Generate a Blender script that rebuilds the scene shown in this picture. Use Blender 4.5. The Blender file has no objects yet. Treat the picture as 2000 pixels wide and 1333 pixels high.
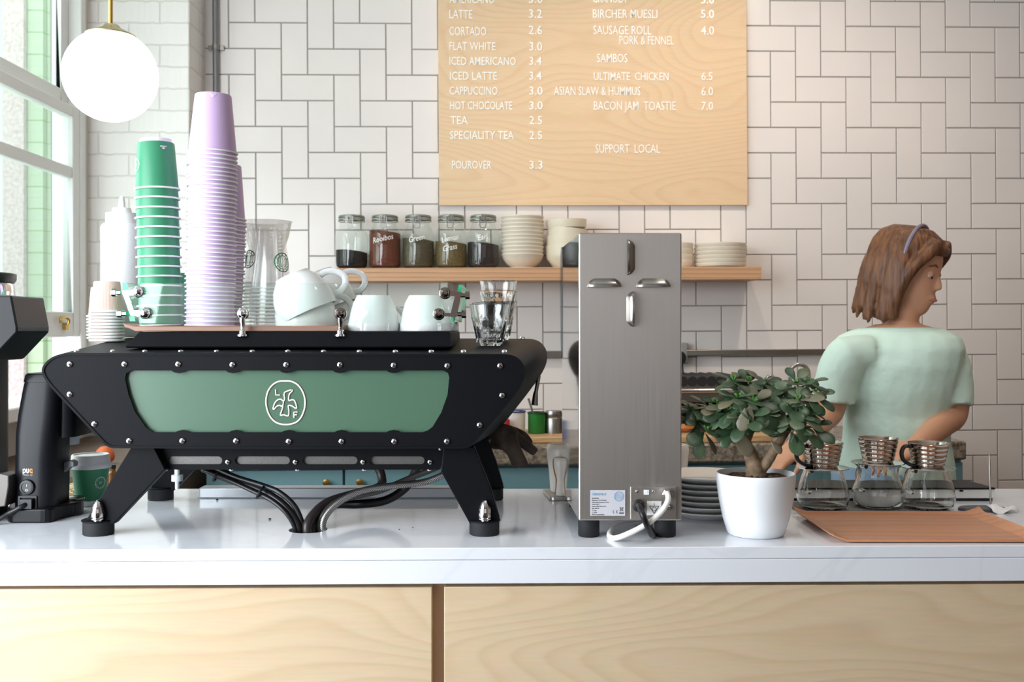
import bpy, bmesh, math, random
from mathutils import Vector, Matrix, Euler
random.seed(7)
C = bpy.context.scene.collection
PI = math.pi
sc = bpy.context.scene

# ------------------------------------------------------------------ camera, world, light, exposure
F = 2000.0; CX = 1000.0; HY = 640.0; CZ = 1.361
cam_data = bpy.data.cameras.new('camera')
cam_data.sensor_width = 36.0; cam_data.lens = 36.0
cam_data.shift_y = -(666.5 - HY) / 2000.0
cam_data.clip_start = 0.05
cam_data.dof.use_dof = True; cam_data.dof.focus_distance = 1.84; cam_data.dof.aperture_fstop = 11.0
cam = bpy.data.objects.new('camera', cam_data)
cam.location = (0, 0, CZ); cam.rotation_euler = (PI / 2, 0, 0)
C.objects.link(cam); sc.camera = cam
sc.view_settings.view_transform = 'Standard'; sc.view_settings.look = 'None'
sc.view_settings.gamma = 1.0; sc.view_settings.use_curve_mapping = False
sc.view_settings.exposure = -0.05
sc.cycles.use_denoising = True
sc.cycles.transparent_max_bounces = 96
sc.cycles.max_bounces = 10
sc.cycles.transmission_bounces = 12
sc.cycles.sample_clamp_indirect = 8.0

def lin(c):
    out = []
    for v in c[:3]:
        v = v / 255.0
        out.append(v / 12.92 if v <= 0.04045 else ((v + 0.055) / 1.055) ** 2.4)
    return tuple(out) + (1.0,)

world = bpy.data.worlds.new('world'); sc.world = world; world.use_nodes = True
bg = world.node_tree.nodes['Background']
bg.inputs[0].default_value = (0.93, 0.97, 1.0, 1); bg.inputs[1].default_value = 1.7

def area(name, loc, target, sx, sy, power, col=(1, 1, 1)):
    l = bpy.data.lights.new(name, 'AREA'); l.shape = 'RECTANGLE'; l.size = sx; l.size_y = sy
    l.energy = power; l.color = col
    o = bpy.data.objects.new(name, l); o.location = loc
    d = Vector(target) - Vector(loc); o.rotation_euler = d.to_track_quat('-Z', 'Y').to_euler()
    C.objects.link(o); return o
def spot(name, loc, target, power, ang, col=(1, .86, .7), rad=0.04, blend=.6):
    l = bpy.data.lights.new(name, 'SPOT'); l.energy = power; l.color = col
    l.spot_size = math.radians(ang); l.spot_blend = blend; l.shadow_soft_size = rad
    o = bpy.data.objects.new(name, l); o.location = loc
    d = Vector(target) - Vector(loc); o.rotation_euler = d.to_track_quat('-Z', 'Y').to_euler()
    C.objects.link(o); return o
# daylight through the shop windows on the left and behind the camera
area('daylight_side_window', (-1.72, 2.32, 1.95), (0.6, 2.9, 1.4), 1.1, 1.6, 42, (.95, .97, 1.0))
area('daylight_shopfront_left', (-1.62, 0.75, 1.4), (-0.1, 1.8, 0.85), 1.4, 1.8, 76, (.86, .93, 1.0))
area('daylight_shopfront', (0.6, -2.6, 1.9), (0.2, 2.5, 1.2), 3.0, 1.6, 9, (1.0, .98, 1.0))
area('daylight_outdoors', (-2.1, 3.3, 4.6), (-3.2, 4.2, 1.2), 1.6, 1.6, 150, (1, 1, 1))
# warm ceiling downlights over the back counter, then an added fill spot
spot('downlight_or_fill', (1.2, 2.75, 3.1), (1.15, 4.0, 1.55), 46, 100, blend=1.)
spot('downlight_or_fill', (0.45, 2.85, 3.1), (0.5, 3.98, 1.6), 28, 95, blend=1.)
spot('downlight_or_fill', (-0.35, 2.9, 3.1), (-0.3, 3.96, 1.6), 9, 90, blend=1.)
spot('downlight_or_fill', (1.0, 1.6, 3.1), (0.75, 2.05, 1.0), 34, 80, col=(1, .93, .86), blend=1., rad=.12)  # added fill, lightens the right half of the front counter

def P(px, py, d):
    return Vector(((px - CX) * d / F, d, CZ - (py - HY) * d / F))

# ------------------------------------------------------------------ materials
MATS = {}
def new_mat(name):
    m = bpy.data.materials.new(name); m.use_nodes = True
    return m, m.node_tree, m.node_tree.nodes['Principled BSDF']
def mat(name, col, rough=.5, metal=0., trans=0., ior=1.45, spec=.5, coat=0., sub=0., emit=None, bump=None, vary=None, aniso=0., alpha=1.):
    if name in MATS: return MATS[name]
    m, nt, b = new_mat(name)
    b.inputs['Base Color'].default_value = lin(col)
    b.inputs['Roughness'].default_value = rough; b.inputs['Metallic'].default_value = metal
    b.inputs['Transmission Weight'].default_value = trans; b.inputs['IOR'].default_value = ior
    b.inputs['Specular IOR Level'].default_value = spec; b.inputs['Coat Weight'].default_value = coat
    b.inputs['Coat Roughness'].default_value = .06
    if sub: b.inputs['Subsurface Weight'].default_value = sub; b.inputs['Subsurface Radius'].default_value = (.01, .006, .004)
    if aniso: b.inputs['Anisotropic'].default_value = aniso
    if emit:
        b.inputs['Emission Color'].default_value = lin(emit[0]); b.inputs['Emission Strength'].default_value = emit[1]
    if bump or vary:
        tc = nt.nodes.new('ShaderNodeTexCoord')
    if bump:     # (scale, strength, distance)
        n = nt.nodes.new('ShaderNodeTexNoise'); n.inputs['Scale'].default_value = bump[0]; n.inputs['Detail'].default_value = 4
        bp = nt.nodes.new('ShaderNodeBump'); bp.inputs['Strength'].default_value = bump[1]; bp.inputs['Distance'].default_value = bump[2]
        nt.links.new(tc.outputs['Object'], n.inputs['Vector']); nt.links.new(n.outputs['Fac'], bp.inputs['Height'])
        nt.links.new(bp.outputs['Normal'], b.inputs['Normal'])
    if vary:     # (scale, colour2)
        n = nt.nodes.new('ShaderNodeTexNoise'); n.inputs['Scale'].default_value = vary[0]; n.inputs['Detail'].default_value = 5
        r = nt.nodes.new('ShaderNodeValToRGB'); r.color_ramp.elements[0].position = .35; r.color_ramp.elements[1].position = .65
        r.color_ramp.elements[0].color = lin(col); r.color_ramp.elements[1].color = lin(vary[1])
        nt.links.new(tc.outputs['Object'], n.inputs['Vector']); nt.links.new(n.outputs['Fac'], r.inputs['Fac'])
        nt.links.new(r.outputs['Color'], b.inputs['Base Color'])
    MATS[name] = m
    return m
def wood(name, c1, c2, c3, rough=.45, freq=14., stretch=(1.2, 1.2, 9.), dist=5., spec=.4, nscale=1.3, lin_=0., det=2.5):
    """wood grain running along local X, bands across local Z (and Y), bent by large noise"""
    if name in MATS: return MATS[name]
    m, nt, b = new_mat(name); L = nt.links.new
    tc = nt.nodes.new('ShaderNodeTexCoord'); mp = nt.nodes.new('ShaderNodeMapping')
    mp.inputs['Scale'].default_value = stretch
    L(tc.outputs['Object'], mp.inputs['Vector'])
    n = nt.nodes.new('ShaderNodeTexNoise'); n.inputs['Scale'].default_value = nscale; n.inputs['Detail'].default_value = det
    L(mp.outputs['Vector'], n.inputs['Vector'])
    mul = nt.nodes.new('ShaderNodeMath'); mul.operation = 'MULTIPLY'; mul.inputs[1].default_value = freq
    L(n.outputs['Fac'], mul.inputs[0])
    sp = nt.nodes.new('ShaderNodeSeparateXYZ'); L(tc.outputs['Object'], sp.inputs[0])
    yz = nt.nodes.new('ShaderNodeMath'); L(sp.outputs[1], yz.inputs[0]); L(sp.outputs[2], yz.inputs[1])
    ml = nt.nodes.new('ShaderNodeMath'); ml.operation = 'MULTIPLY_ADD'; ml.inputs[1].default_value = lin_; L(yz.outputs[0], ml.inputs[0]); L(mul.outputs[0], ml.inputs[2]); mul = ml
    fr = nt.nodes.new('ShaderNodeMath'); fr.operation = 'FRACT'; L(mul.outputs[0], fr.inputs[0])
    r = nt.nodes.new('ShaderNodeValToRGB')
    e = r.color_ramp.elements; e[0].position = 0; e[0].color = lin(c1); e[1].position = 1; e[1].color = lin(c1)
    x = e.new(.45); x.color = lin(c2); x = e.new(.78); x.color = lin(c3); x = e.new(.9); x.color = lin(c2)
    L(fr.outputs[0], r.inputs['Fac'])
    n2 = nt.nodes.new('ShaderNodeTexNoise'); n2.inputs['Scale'].default_value = 3.; n2.inputs['Detail'].default_value = 6
    mp2 = nt.nodes.new('ShaderNodeMapping'); mp2.inputs['Scale'].default_value = (6, 60, 60)
    L(tc.outputs['Object'], mp2.inputs['Vector']); L(mp2.outputs['Vector'], n2.inputs['Vector'])
    mx = nt.nodes.new('ShaderNodeMix'); mx.data_type = 'RGBA'; mx.blend_type = 'MULTIPLY'; mx.inputs['Factor'].default_value = .2
    L(r.outputs['Color'], mx.inputs['A']); L(n2.outputs['Color'], mx.inputs['B'])
    bc = nt.nodes.new('ShaderNodeBrightContrast'); bc.inputs['Bright'].default_value = .06
    L(mx.outputs['Result'], bc.inputs['Color'])
    L(bc.outputs['Color'], b.inputs['Base Color'])
    b.inputs['Roughness'].default_value = rough; b.inputs['Specular IOR Level'].default_value = spec
    MATS[name] = m; return m
def thin_glass(name, tint, gloss=.5, rough=.02, haze=0., ior=1.5):
    """a thin clear sheet: straight transmission plus fresnel reflection"""
    if name in MATS: return MATS[name]
    m = bpy.data.materials.new(name); m.use_nodes = True; nt = m.node_tree; L = nt.links.new
    for n in list(nt.nodes): nt.nodes.remove(n)
    out = nt.nodes.new('ShaderNodeOutputMaterial'); t = nt.nodes.new('ShaderNodeBsdfTransparent')
    t.inputs[0].default_value = lin(tint)
    g = nt.nodes.new('ShaderNodeBsdfGlossy'); g.inputs['Roughness'].default_value = rough
    g.inputs['Color'].default_value = (1, 1, 1, 1)
    fr = nt.nodes.new('ShaderNodeLayerWeight'); fr.inputs['Blend'].default_value = .5
    pw = nt.nodes.new('ShaderNodeMath'); pw.operation = 'POWER'; pw.inputs[1].default_value = 4.
    L(fr.outputs['Facing'], pw.inputs[0])
    f0 = ((ior - 1) / (ior + 1)) ** 2
    mu = nt.nodes.new('ShaderNodeMath'); mu.operation = 'MULTIPLY_ADD'; mu.inputs[1].default_value = gloss * (1 - f0); mu.inputs[2].default_value = f0 * 2 * gloss
    L(pw.outputs[0], mu.inputs[0])
    mx = nt.nodes.new('ShaderNodeMixShader'); L(mu.outputs[0], mx.inputs[0]); L(t.outputs[0], mx.inputs[1]); L(g.outputs[0], mx.inputs[2])
    last = mx
    if haze:
        d = nt.nodes.new('ShaderNodeBsdfDiffuse'); d.inputs[0].default_value = (.9, .9, .9, 1)
        m2 = nt.nodes.new('ShaderNodeMixShader'); m2.inputs[0].default_value = haze
        L(mx.outputs[0], m2.inputs[1]); L(d.outputs[0], m2.inputs[2]); last = m2
    L(last.outputs[0], out.inputs[0]); MATS[name] = m; return m

# ------------------------------------------------------------------ geometry builder
class G:
    def __init__(s): s.v = []; s.f = []; s.m = []
    def add(s, vs, fs, mi=0):
        o = len(s.v); s.v += [Vector(v) for v in vs]
        for f in fs: s.f.append(tuple(i + o for i in f)); s.m.append(mi)
        return s
    def box(s, x0, x1, y0, y1, z0, z1, mi=0):
        v = [(x, y, z) for z in (z0, z1) for y in (y0, y1) for x in (x0, x1)]
        return s.add(v, [(0, 2, 3, 1), (4, 5, 7, 6), (0, 1, 5, 4), (2, 6, 7, 3), (0, 4, 6, 2), (1, 3, 7, 5)], mi)
    def obox(s, c, size, M, mi=0):
        h = [a / 2 for a in size]; g = G().box(-h[0], h[0], -h[1], h[1], -h[2], h[2])
        return s.add([M @ v + Vector(c) for v in g.v], g.f, mi)
    def lathe(s, prof, c=(0, 0, 0), seg=32, M=None, mi=0, flute=None):
        c = Vector(c); vs = []; fs = []; rings = []
        for k, (r, z) in enumerate(prof):
            if abs(r) < 1e-7:
                rings.append([len(vs)]); vs.append(Vector((0, 0, z)))
            else:
                ring = []
                for i in range(seg):
                    a = 2 * PI * i / seg; rr = r * (flute(k, a) if flute else 1)
                    ring.append(len(vs)); vs.append(Vector((rr * math.cos(a), rr * math.sin(a), z)))
                rings.append(ring)
        for a, b in zip(rings[:-1], rings[1:]):
            if len(a) == 1 and len(b) == 1: continue
            for i in range(seg):
                j = (i + 1) % seg
                if len(a) == 1: fs.append((a[0], b[j], b[i]))
                elif len(b) == 1: fs.append((a[i], a[j], b[0]))
                else: fs.append((a[i], a[j], b[j], b[i]))
        if M is not None: vs = [M @ v for v in vs]
        return s.add([v + c for v in vs], fs, mi)
    def tube(s, pts, r, seg=10, mi=0, closed=False, caps=True, flat=1.0):
        pts = [Vector(p) for p in pts]; n = len(pts)
        rs = r if isinstance(r, (list, tuple)) else [r] * n
        vs = []; fs = []; up = None
        for i, p in enumerate(pts):
            if closed: t = pts[(i + 1) % n] - pts[i - 1]
            else: t = pts[min(i + 1, n - 1)] - pts[max(i - 1, 0)]
            if t.length < 1e-9: t = Vector((0, 0, 1))
            t.normalize()
            if up is None:
                up = t.cross(Vector((0, 1, 0)))
                if up.length < .2: up = t.cross(Vector((1, 0, 0)))
            up = (up - t * up.dot(t))
            up.normalize(); bi = t.cross(up)
            for k in range(seg):
                a = 2 * PI * k / seg
                vs.append(p + (up * math.cos(a) + bi * math.sin(a) * flat) * rs[i])
        m = n if closed else n - 1
        for i in range(m):
            for k in range(seg):
                a = i * seg + k; b = i * seg + (k + 1) % seg; j = ((i + 1) % n) * seg
                fs.append((a, b, j + (k + 1) % seg, j + k))
        if caps and not closed:
            fs.append(tuple(range(seg))[::-1]); fs.append(tuple((n - 1) * seg + k for k in range(seg)))
        return s.add(vs, fs, mi)
    def loft(s, secs, cap0=True, cap1=True, mi=0):
        n = len(secs[0]); vs = [Vector(p) for q in secs for p in q]; fs = []
        for i in range(len(secs) - 1):
            for k in range(n):
                fs.append((i * n + k, i * n + (k + 1) % n, (i + 1) * n + (k + 1) % n, (i + 1) * n + k))
        if cap0: fs.append(tuple(range(n))[::-1])
        if cap1: fs.append(tuple((len(secs) - 1) * n + k for k in range(n)))
        return s.add(vs, fs, mi)
    def prism(s, poly, d0, d1, fn, mi=0):
        return s.loft([[fn(x, y, d0) for x, y in poly], [fn(x, y, d1) for x, y in poly]], mi=mi)
    def merge(s, g, M=None, mi=None):
        vs = [M @ v for v in g.v] if M is not None else g.v
        o = len(s.v); s.v += [v.copy() for v in vs]
        for f, m in zip(g.f, g.m): s.f.append(tuple(i + o for i in f)); s.m.append(m if mi is None else mi)
        return s
    def xf(s, M): s.v = [M @ v for v in s.v]; return s

def smooth_poly(ctrl, n=8, closed=False):
    """Catmull-Rom through control points (any dimension Vector)"""
    ps = [Vector(p) for p in ctrl]; out = []; m = len(ps)
    rng = range(m) if closed else range(m - 1)
    for i in rng:
        if closed: p0, p1, p2, p3 = ps[i - 1], ps[i], ps[(i + 1) % m], ps[(i + 2) % m]
        else: p0, p1, p2, p3 = ps[max(i - 1, 0)], ps[i], ps[i + 1], ps[min(i + 2, m - 1)]
        for k in range(n):
            t = k / n
            out.append(.5 * ((2 * p1) + (p2 - p0) * t + (2 * p0 - 5 * p1 + 4 * p2 - p3) * t * t + (3 * p1 - p0 - 3 * p2 + p3) * t ** 3))
    if not closed: out.append(ps[-1].copy())
    return out
def rounded(poly, rad, n=6):
    out = []; m = len(poly)
    for i in range(m):
        r = rad[i] if isinstance(rad, (list, tuple)) else rad
        p = Vector(poly[i]).to_2d(); a = Vector(poly[i - 1]).to_2d(); b = Vector(poly[(i + 1) % m]).to_2d()
        if r <= 0: out.append((p.x, p.y)); continue
        da = (a - p); db = (b - p); la = min(r, da.length * .49); lb = min(r, db.length * .49)
        q0 = p + da.normalized() * la; q1 = p + db.normalized() * lb
        for k in range(n + 1):
            t = k / n; q = q0 * (1 - t) ** 2 + p * 2 * t * (1 - t) + q1 * t * t
            out.append((q.x, q.y))
    return out
def stadium(x0, x1, y0, y1, n=8):
    r = (y1 - y0) / 2; cy = (y0 + y1) / 2; out = []
    for k in range(n + 1):
        a = -PI / 2 + PI * k / n; out.append((x1 - r + r * math.cos(a), cy + r * math.sin(a)))
    for k in range(n + 1):
        a = PI / 2 + PI * k / n; out.append((x0 + r + r * math.cos(a), cy + r * math.sin(a)))
    return out
def circle2(cx, cy, r, n=24): return [(cx + r * math.cos(2 * PI * k / n), cy + r * math.sin(2 * PI * k / n)) for k in range(n)]

def curve_to_geo(cu):
    ob = bpy.data.objects.new('temporary', cu); C.objects.link(ob)
    bpy.context.view_layer.update()
    dg = bpy.context.evaluated_depsgraph_get()
    me = bpy.data.meshes.new_from_object(ob.evaluated_get(dg))
    vs = [v.co.copy() for v in me.vertices]; fs = [tuple(p.vertices) for p in me.polygons]
    bpy.data.objects.remove(ob); bpy.data.curves.remove(cu); bpy.data.meshes.remove(me)
    return vs, fs
def plate(outer, holes, thick, fn, scale=1000.):
    """flat plate with holes; outline in 2D, fn(x, y, z) maps to space, z in -thick/2..thick/2"""
    cu = bpy.data.curves.new('temporary', 'CURVE'); cu.dimensions = '2D'; cu.fill_mode = 'BOTH'; cu.extrude = thick * .5 * scale
    for loop in [outer] + holes:
        sp = cu.splines.new('POLY'); sp.points.add(len(loop) - 1); sp.use_cyclic_u = True
        for p, q in zip(sp.points, loop): p.co = (q[0] * scale, q[1] * scale, 0, 1)
    vs, fs = curve_to_geo(cu)
    g = G(); g.add([fn(v.x / scale, v.y / scale, v.z / scale) for v in vs], fs); return g
def text_geo(s, size, thick=.0005, align='LEFT', xs=1., bold=0., space=1.):
    cu = bpy.data.curves.new('temporary', 'FONT'); cu.body = s; cu.size = size * 100; cu.extrude = thick * 50
    cu.align_x = align; cu.offset = bold * 100; cu.space_character = space; cu.resolution_u = 2
    vs, fs = curve_to_geo(cu)
    return G().add([(v.x / 100 * xs, v.y / 100, v.z / 100) for v in vs], fs)
def framed(g, O, ex, ey):
    ex = Vector(ex).normalized(); ey = Vector(ey).normalized(); ez = ex.cross(ey); O = Vector(O)
    g.v = [O + ex * v.x + ey * v.y + ez * v.z for v in g.v]; return g

# ------------------------------------------------------------------ objects
def root_loc(o):
    v = Vector((0, 0, 0))
    while o is not None: v += o.location; o = o.parent
    return v
def link_mesh(name, g, mats, parent=None, loc=None, smooth=35., bevel=0., bseg=2, weld=True, sub=0):
    me = bpy.data.meshes.new(name)
    base = Vector(loc) if loc is not None else (root_loc(parent) if parent is not None else Vector((0, 0, 0)))
    me.from_pydata([v - base for v in g.v], [], g.f)
    if not isinstance(mats, (list, tuple)): mats = [mats]
    for m in mats: me.materials.append(m)
    for p, mi in zip(me.polygons, g.m): p.material_index = mi
    bm = bmesh.new(); bm.from_mesh(me)
    if weld: bmesh.ops.remove_doubles(bm, verts=bm.verts, dist=1e-6)
    bmesh.ops.recalc_face_normals(bm, faces=bm.faces)
    if smooth:
        ang = math.radians(smooth)
        for f in bm.faces: f.smooth = True
        for e in bm.edges:
            if len(e.link_faces) == 2 and e.calc_face_angle(0) > ang: e.smooth = False
    bm.to_mesh(me); bm.free()
    o = bpy.data.objects.new(name, me); C.objects.link(o)
    if parent is not None: o.parent = parent
    else: o.location = base
    if bevel:
        b = o.modifiers.new('bevel', 'BEVEL'); b.width = bevel; b.segments = bseg; b.limit_method = 'ANGLE'; b.angle_limit = math.radians(40)
        b.harden_normals = False
    if sub:
        s_ = o.modifiers.new('subdivision', 'SUBSURF'); s_.levels = sub; s_.render_levels = sub
    return o
def tag(o, label, cat, group=None, kind=None):
    o['label'] = label; o['category'] = cat
    if group: o['group'] = group
    if kind: o['kind'] = kind
    return o
def thing(name, label, cat, loc=(0, 0, 0), group=None):
    o = bpy.data.objects.new(name, None); o.empty_display_size = .03; C.objects.link(o)
    o.location = loc; return tag(o, label, cat, group)
def part(name, g, m, parent, label=None, **k):
    o = link_mesh(name, g, m, parent, **k)
    if label: o['label'] = label
    return o
def solo(name, g, m, label, cat, loc=None, group=None, **k):
    if loc is None:
        xs = [v.x for v in g.v]; ys = [v.y for v in g.v]; zs = [v.z for v in g.v]
        loc = ((min(xs) + max(xs)) / 2, (min(ys) + max(ys)) / 2, min(zs))
    return tag(link_mesh(name, g, m, None, loc=loc, **k), label, cat, group)
def struct(name, g, m, **k):
    o = link_mesh(name, g, m, None, **k); o['kind'] = 'structure'; return o
def dup(o, parent=None):
    c = o.copy(); C.objects.link(c)
    if parent is not None: c.parent = parent
    for ch in list(o.children): dup(ch, c)
    return c
ORD = ['first', 'second', 'third', 'fourth', 'fifth', 'sixth', 'seventh', 'eighth', 'ninth', 'tenth', 'eleventh', 'twelfth', 'thirteenth',
       'fourteenth', 'fifteenth', 'sixteenth', 'seventeenth', 'eighteenth', 'nineteenth']
TENS = {2: 'twent', 3: 'thirt', 4: 'fort'}
def ordinal(i):      # 1-based
    if i < 20: return ORD[i - 1]
    t, u = divmod(i, 10)
    return TENS[t] + 'ieth' if u == 0 else TENS[t] + 'y-' + ORD[u - 1]
RX = lambda a: Matrix.Rotation(math.radians(a), 3, 'X')
RY = lambda a: Matrix.Rotation(math.radians(a), 3, 'Y')
RZ = lambda a: Matrix.Rotation(math.radians(a), 3, 'Z')

# ================================================================== wall frame (the back wall is turned about 2.5 degrees)
TH = math.atan(.043)
WO = Vector((0, 3.985, 0)); EU = Vector((math.cos(TH), math.sin(TH), .0063)); EV = Vector((-.0063, 0, 1)); EN = Vector((math.sin(TH), -math.cos(TH), 0))
CAM = Vector((0, 0, CZ))
def WP(px, py, w=0.):
    d = Vector(((px - CX) / F, 1, (HY - py) / F))
    t = (w - (CAM - WO).dot(EN)) / d.dot(EN)
    return CAM + d * t
def WW(u, v, w): return WO + EU * u + EV * v + EN * w
def WQ(px, py, w=0.):
    p = WP(px, py, w) - WO
    u = p.x / EU.x * 1.0; u = (p - EN * w).dot(Vector((math.cos(TH), math.sin(TH), 0)))
    v = p.z - .0063 * u
    return u, v
def WS(py_scale_px, w): # metres per pixel at offset w, image centre
    return WP(1000, 640, w).y / F

# ================================================================== materials
m_tile = mat('glazed_white_tile', (236, 228, 225), .22, vary=(2.5, (230, 223, 221)), spec=.45)
m_grout = mat('grey_grout', (150, 145, 142), .9)
m_white = mat('white_paint', (240, 240, 238), .45)
m_cream = mat('cream_paint', (236, 230, 220), .5)
m_steel = mat('brushed_steel', (160, 156, 152), .3, 1.)
m_chrome = mat('chrome', (225, 225, 228), .07, 1.)
m_black = mat('black_powder_coat', (12, 13, 17), .5, spec=.13, bump=(900, .25, .0004))
m_blackplastic = mat('black_plastic', (22, 23, 26), .35)
m_rubber = mat('black_rubber', (26, 27, 30), .7)
m_brass = mat('brass', (200, 165, 90), .25, 1.)
m_ply = wood('birch_plywood', (214, 189, 153), (212, 186, 149), (206, 178, 139), .42, 44., (.36, .36, 1.5), nscale=1.7, lin_=12., det=1.8)
m_ply_dark = mat('plywood_edge_brown', (150, 122, 98), .6)
m_shelf = wood('oak_shelf', (205, 165, 120), (190, 148, 104), (176, 134, 92), .5, 16., (1.5, 1.5, 30.), nscale=1.)
m_board = wood('menu_birch', (228, 195, 156), (227, 193, 153), (221, 185, 144), .5, 52., (.6, .6, 1.3), nscale=1.3, lin_=18., det=1.4)
m_walnut = wood('walnut_veneer', (160, 116, 88), (146, 102, 76), (134, 94, 70), .4, 4., (1., 4., 4.), lin_=60.)
m_teak = wood('teak_veneer', (198, 130, 82), (194, 125, 77), (182, 112, 66), .38, 5., (.8, 4., 4.), lin_=30.)
m_teal = mat('teal_paint', (118, 158, 166), .45)
m_granite = mat('granite', (92, 82, 74), .25, vary=(70, (160, 146, 130)))
m_ceramic = mat('white_glazed_ceramic', (230, 232, 232), .1, coat=.3)
m_stone = mat('cream_stoneware', (226, 216, 200), .35)
m_glass = mat('clear_glass', (255, 255, 255), .0, 0, 1., 1.45)
m_thin = thin_glass('clear_thin_glass', (253, 255, 254))
m_edge = mat('green_glass_edge', (40, 185, 130), .15, spec=.6)
m_paleedge = mat('pale_green_glass_edge', (196, 226, 216), .15, spec=.6)

# ================================================================== structure: back wall of tiles
g = G(); PT = .10034; gr = .0016
def tile(u0, u1, v0, v1):
    a = [WW(u0 + gr, v0 + gr, .0), WW(u1 - gr, v0 + gr, .0), WW(u1 - gr, v1 - gr, .0), WW(u0 + gr, v1 - gr, .0)]
    c = .0018
    b = [WW(u0 + gr + c, v0 + gr + c, .004), WW(u1 - gr - c, v0 + gr + c, .004), WW(u1 - gr - c, v1 - gr - c, .004), WW(u0 + gr + c, v1 - gr - c, .004)]
    g.add(a + b, [(4, 5, 6, 7), (0, 1, 5, 4), (1, 2, 6, 5), (2, 3, 7, 6), (3, 0, 4, 7)], 0)
for col in range(-4, 41):
    for row in range(-8, 26):
        mm = (col + row) % 4
        u0 = -1.0747 + col * PT; v1 = 1.8412 + (7 - row) * .1
        if mm == 0: tile(u0, u0 + 2 * PT, v1 - .1, v1)
        elif mm == 2: tile(u0, u0 + PT, v1 - .2, v1)
a = [WW(-1.75, -.02, .0006), WW(3.1, -.02, .0006), WW(3.1, 3.35, .0006), WW(-1.75, 3.35, .0006)]
b = [WW(-1.75, -.02, -.12), WW(3.1, -.02, -.12), WW(3.1, 3.35, -.12), WW(-1.75, 3.35, -.12)]
g.loft([b, a], mi=1)
struct('wall_back', g, [m_tile, m_grout], smooth=0, weld=False)

# painted brick pier
m, nt, bs = new_mat('white_painted_brick'); L = nt.links.new
tc = nt.nodes.new('ShaderNodeTexCoord'); mp = nt.nodes.new('ShaderNodeMapping')
sx = nt.nodes.new('ShaderNodeSeparateXYZ'); cb = nt.nodes.new('ShaderNodeCombineXYZ'); ad = nt.nodes.new('ShaderNodeMath')
L(tc.outputs['Object'], sx.inputs[0]); L(sx.outputs[0], ad.inputs[0]); L(sx.outputs[1], ad.inputs[1]); L(ad.outputs[0], cb.inputs[0]); L(sx.outputs[2], cb.inputs[1])
nz = nt.nodes.new('ShaderNodeTexNoise'); nz.inputs['Scale'].default_value = 14
vm = nt.nodes.new('ShaderNodeVectorMath'); vm.operation = 'SCALE'; vm.inputs['Scale'].default_value = .012
va = nt.nodes.new('ShaderNodeVectorMath'); L(nz.outputs['Color'], vm.inputs[0]); L(cb.outputs[0], va.inputs[0]); L(vm.outputs[0], va.inputs[1])
bt = nt.nodes.new('ShaderNodeTexBrick'); bt.inputs['Scale'].default_value = 1.; bt.inputs['Brick Width'].default_value = .225; bt.inputs['Row Height'].default_value = .08
bt.inputs['Mortar Size'].default_value = .004; bt.inputs['Mortar Smooth'].default_value = .6
bt.inputs['Color1'].default_value = lin((240, 236, 232)); bt.inputs['Color2'].default_value = lin((236, 232, 228)); bt.inputs['Mortar'].default_value = lin((222, 217, 211))
L(va.outputs[0], bt.inputs['Vector']); L(bt.outputs['Color'], bs.inputs['Base Color'])
n2 = nt.nodes.new('ShaderNodeTexNoise'); n2.inputs['Scale'].default_value = 22; n2.inputs['Detail'].default_value = 6
mxh = nt.nodes.new('ShaderNodeMath'); mxh.operation = 'MULTIPLY_ADD'; mxh.inputs[1].default_value = -.5
L(bt.outputs['Fac'], mxh.inputs[0]); L(n2.outputs['Fac'], mxh.inputs[2])
bp = nt.nodes.new('ShaderNodeBump'); bp.inputs['Strength'].default_value = .6; bp.inputs['Distance'].default_value = .006
L(mxh.outputs[0], bp.inputs['Height']); L(bp.outputs[0], bs.inputs['Normal']); bs.inputs['Roughness'].default_value = .6
m_pbrick = m
g = G().box(-1.63, -1.178, 3.74, 3.99, 0, 3.2)
struct('wall_pier', g, m_pbrick, loc=(-1.4, 3.86, 0), bevel=.006)
# conduit on the tiles
c0 = WQ(429, 0, .02)
o = thing('conduit_pipe', 'grey steel conduit pipe running up the tiles in the corner', 'pipe', WW(c0[0], 1.0, .02))
part('tube', G().tube([WW(c0[0], 1.1, .02), WW(c0[0], 3.15, .02)], .0115, 14), mat('galvanised_grey', (140, 142, 144), .45, .7), o)
for v in (1.45, 2.44):
    gg = G().box(c0[0] - .03, c0[0] + .03, v - .009, v + .009, .0, .012)
    gg.v = [WW(p.x, p.y, p.z + .0035) for p in gg.v]; gg.tube([WW(c0[0], v - .009, .02), WW(c0[0], v + .009, .02)], .0145, 14)
    part('saddle_clip', gg, m_steel, o)

# left wall, window, floor, ceiling
m_wallp = mat('warm_white_plaster', (232, 226, 218), .7)
g = G()
for y0, y1, z0, z1 in ((1.95, 3.74, 0, 1.09), (3.69, 3.74, 1.09, 3.2), (1.95, 3.74, 2.95, 3.2), (1.55, 1.95, 0, 3.2), (-3, 1.55, 0, .55), (-3, 1.55, 2.95, 3.2), (-3, -2.2, .55, 2.95)):
    g.box(-1.63, -1.55, y0, y1, z0, z1)
struct('wall_left', g, m_wallp, smooth=0)
struct('floor', G().box(-1.63, 3.1, -3.2, 4.1, -.05, 0), mat('grey_floor', (92, 80, 70), .5), smooth=0)
struct('ceiling', G().box(-1.63, 3.1, -3.2, 4.12, 3.2, 3.25), mat('white_ceiling', (236, 234, 230), .8), smooth=0)
struct('wall_front', G().box(-1.63, 3.1, -3.25, -3.2, 0, 3.2), mat('grey_plaster', (120, 116, 112), .8), smooth=0)
struct('wall_right', G().box(2.95, 3.05, -3.2, 4.12, 0, 3.2), mat('warm_grey_plaster', (150, 128, 112), .8), smooth=0)
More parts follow.
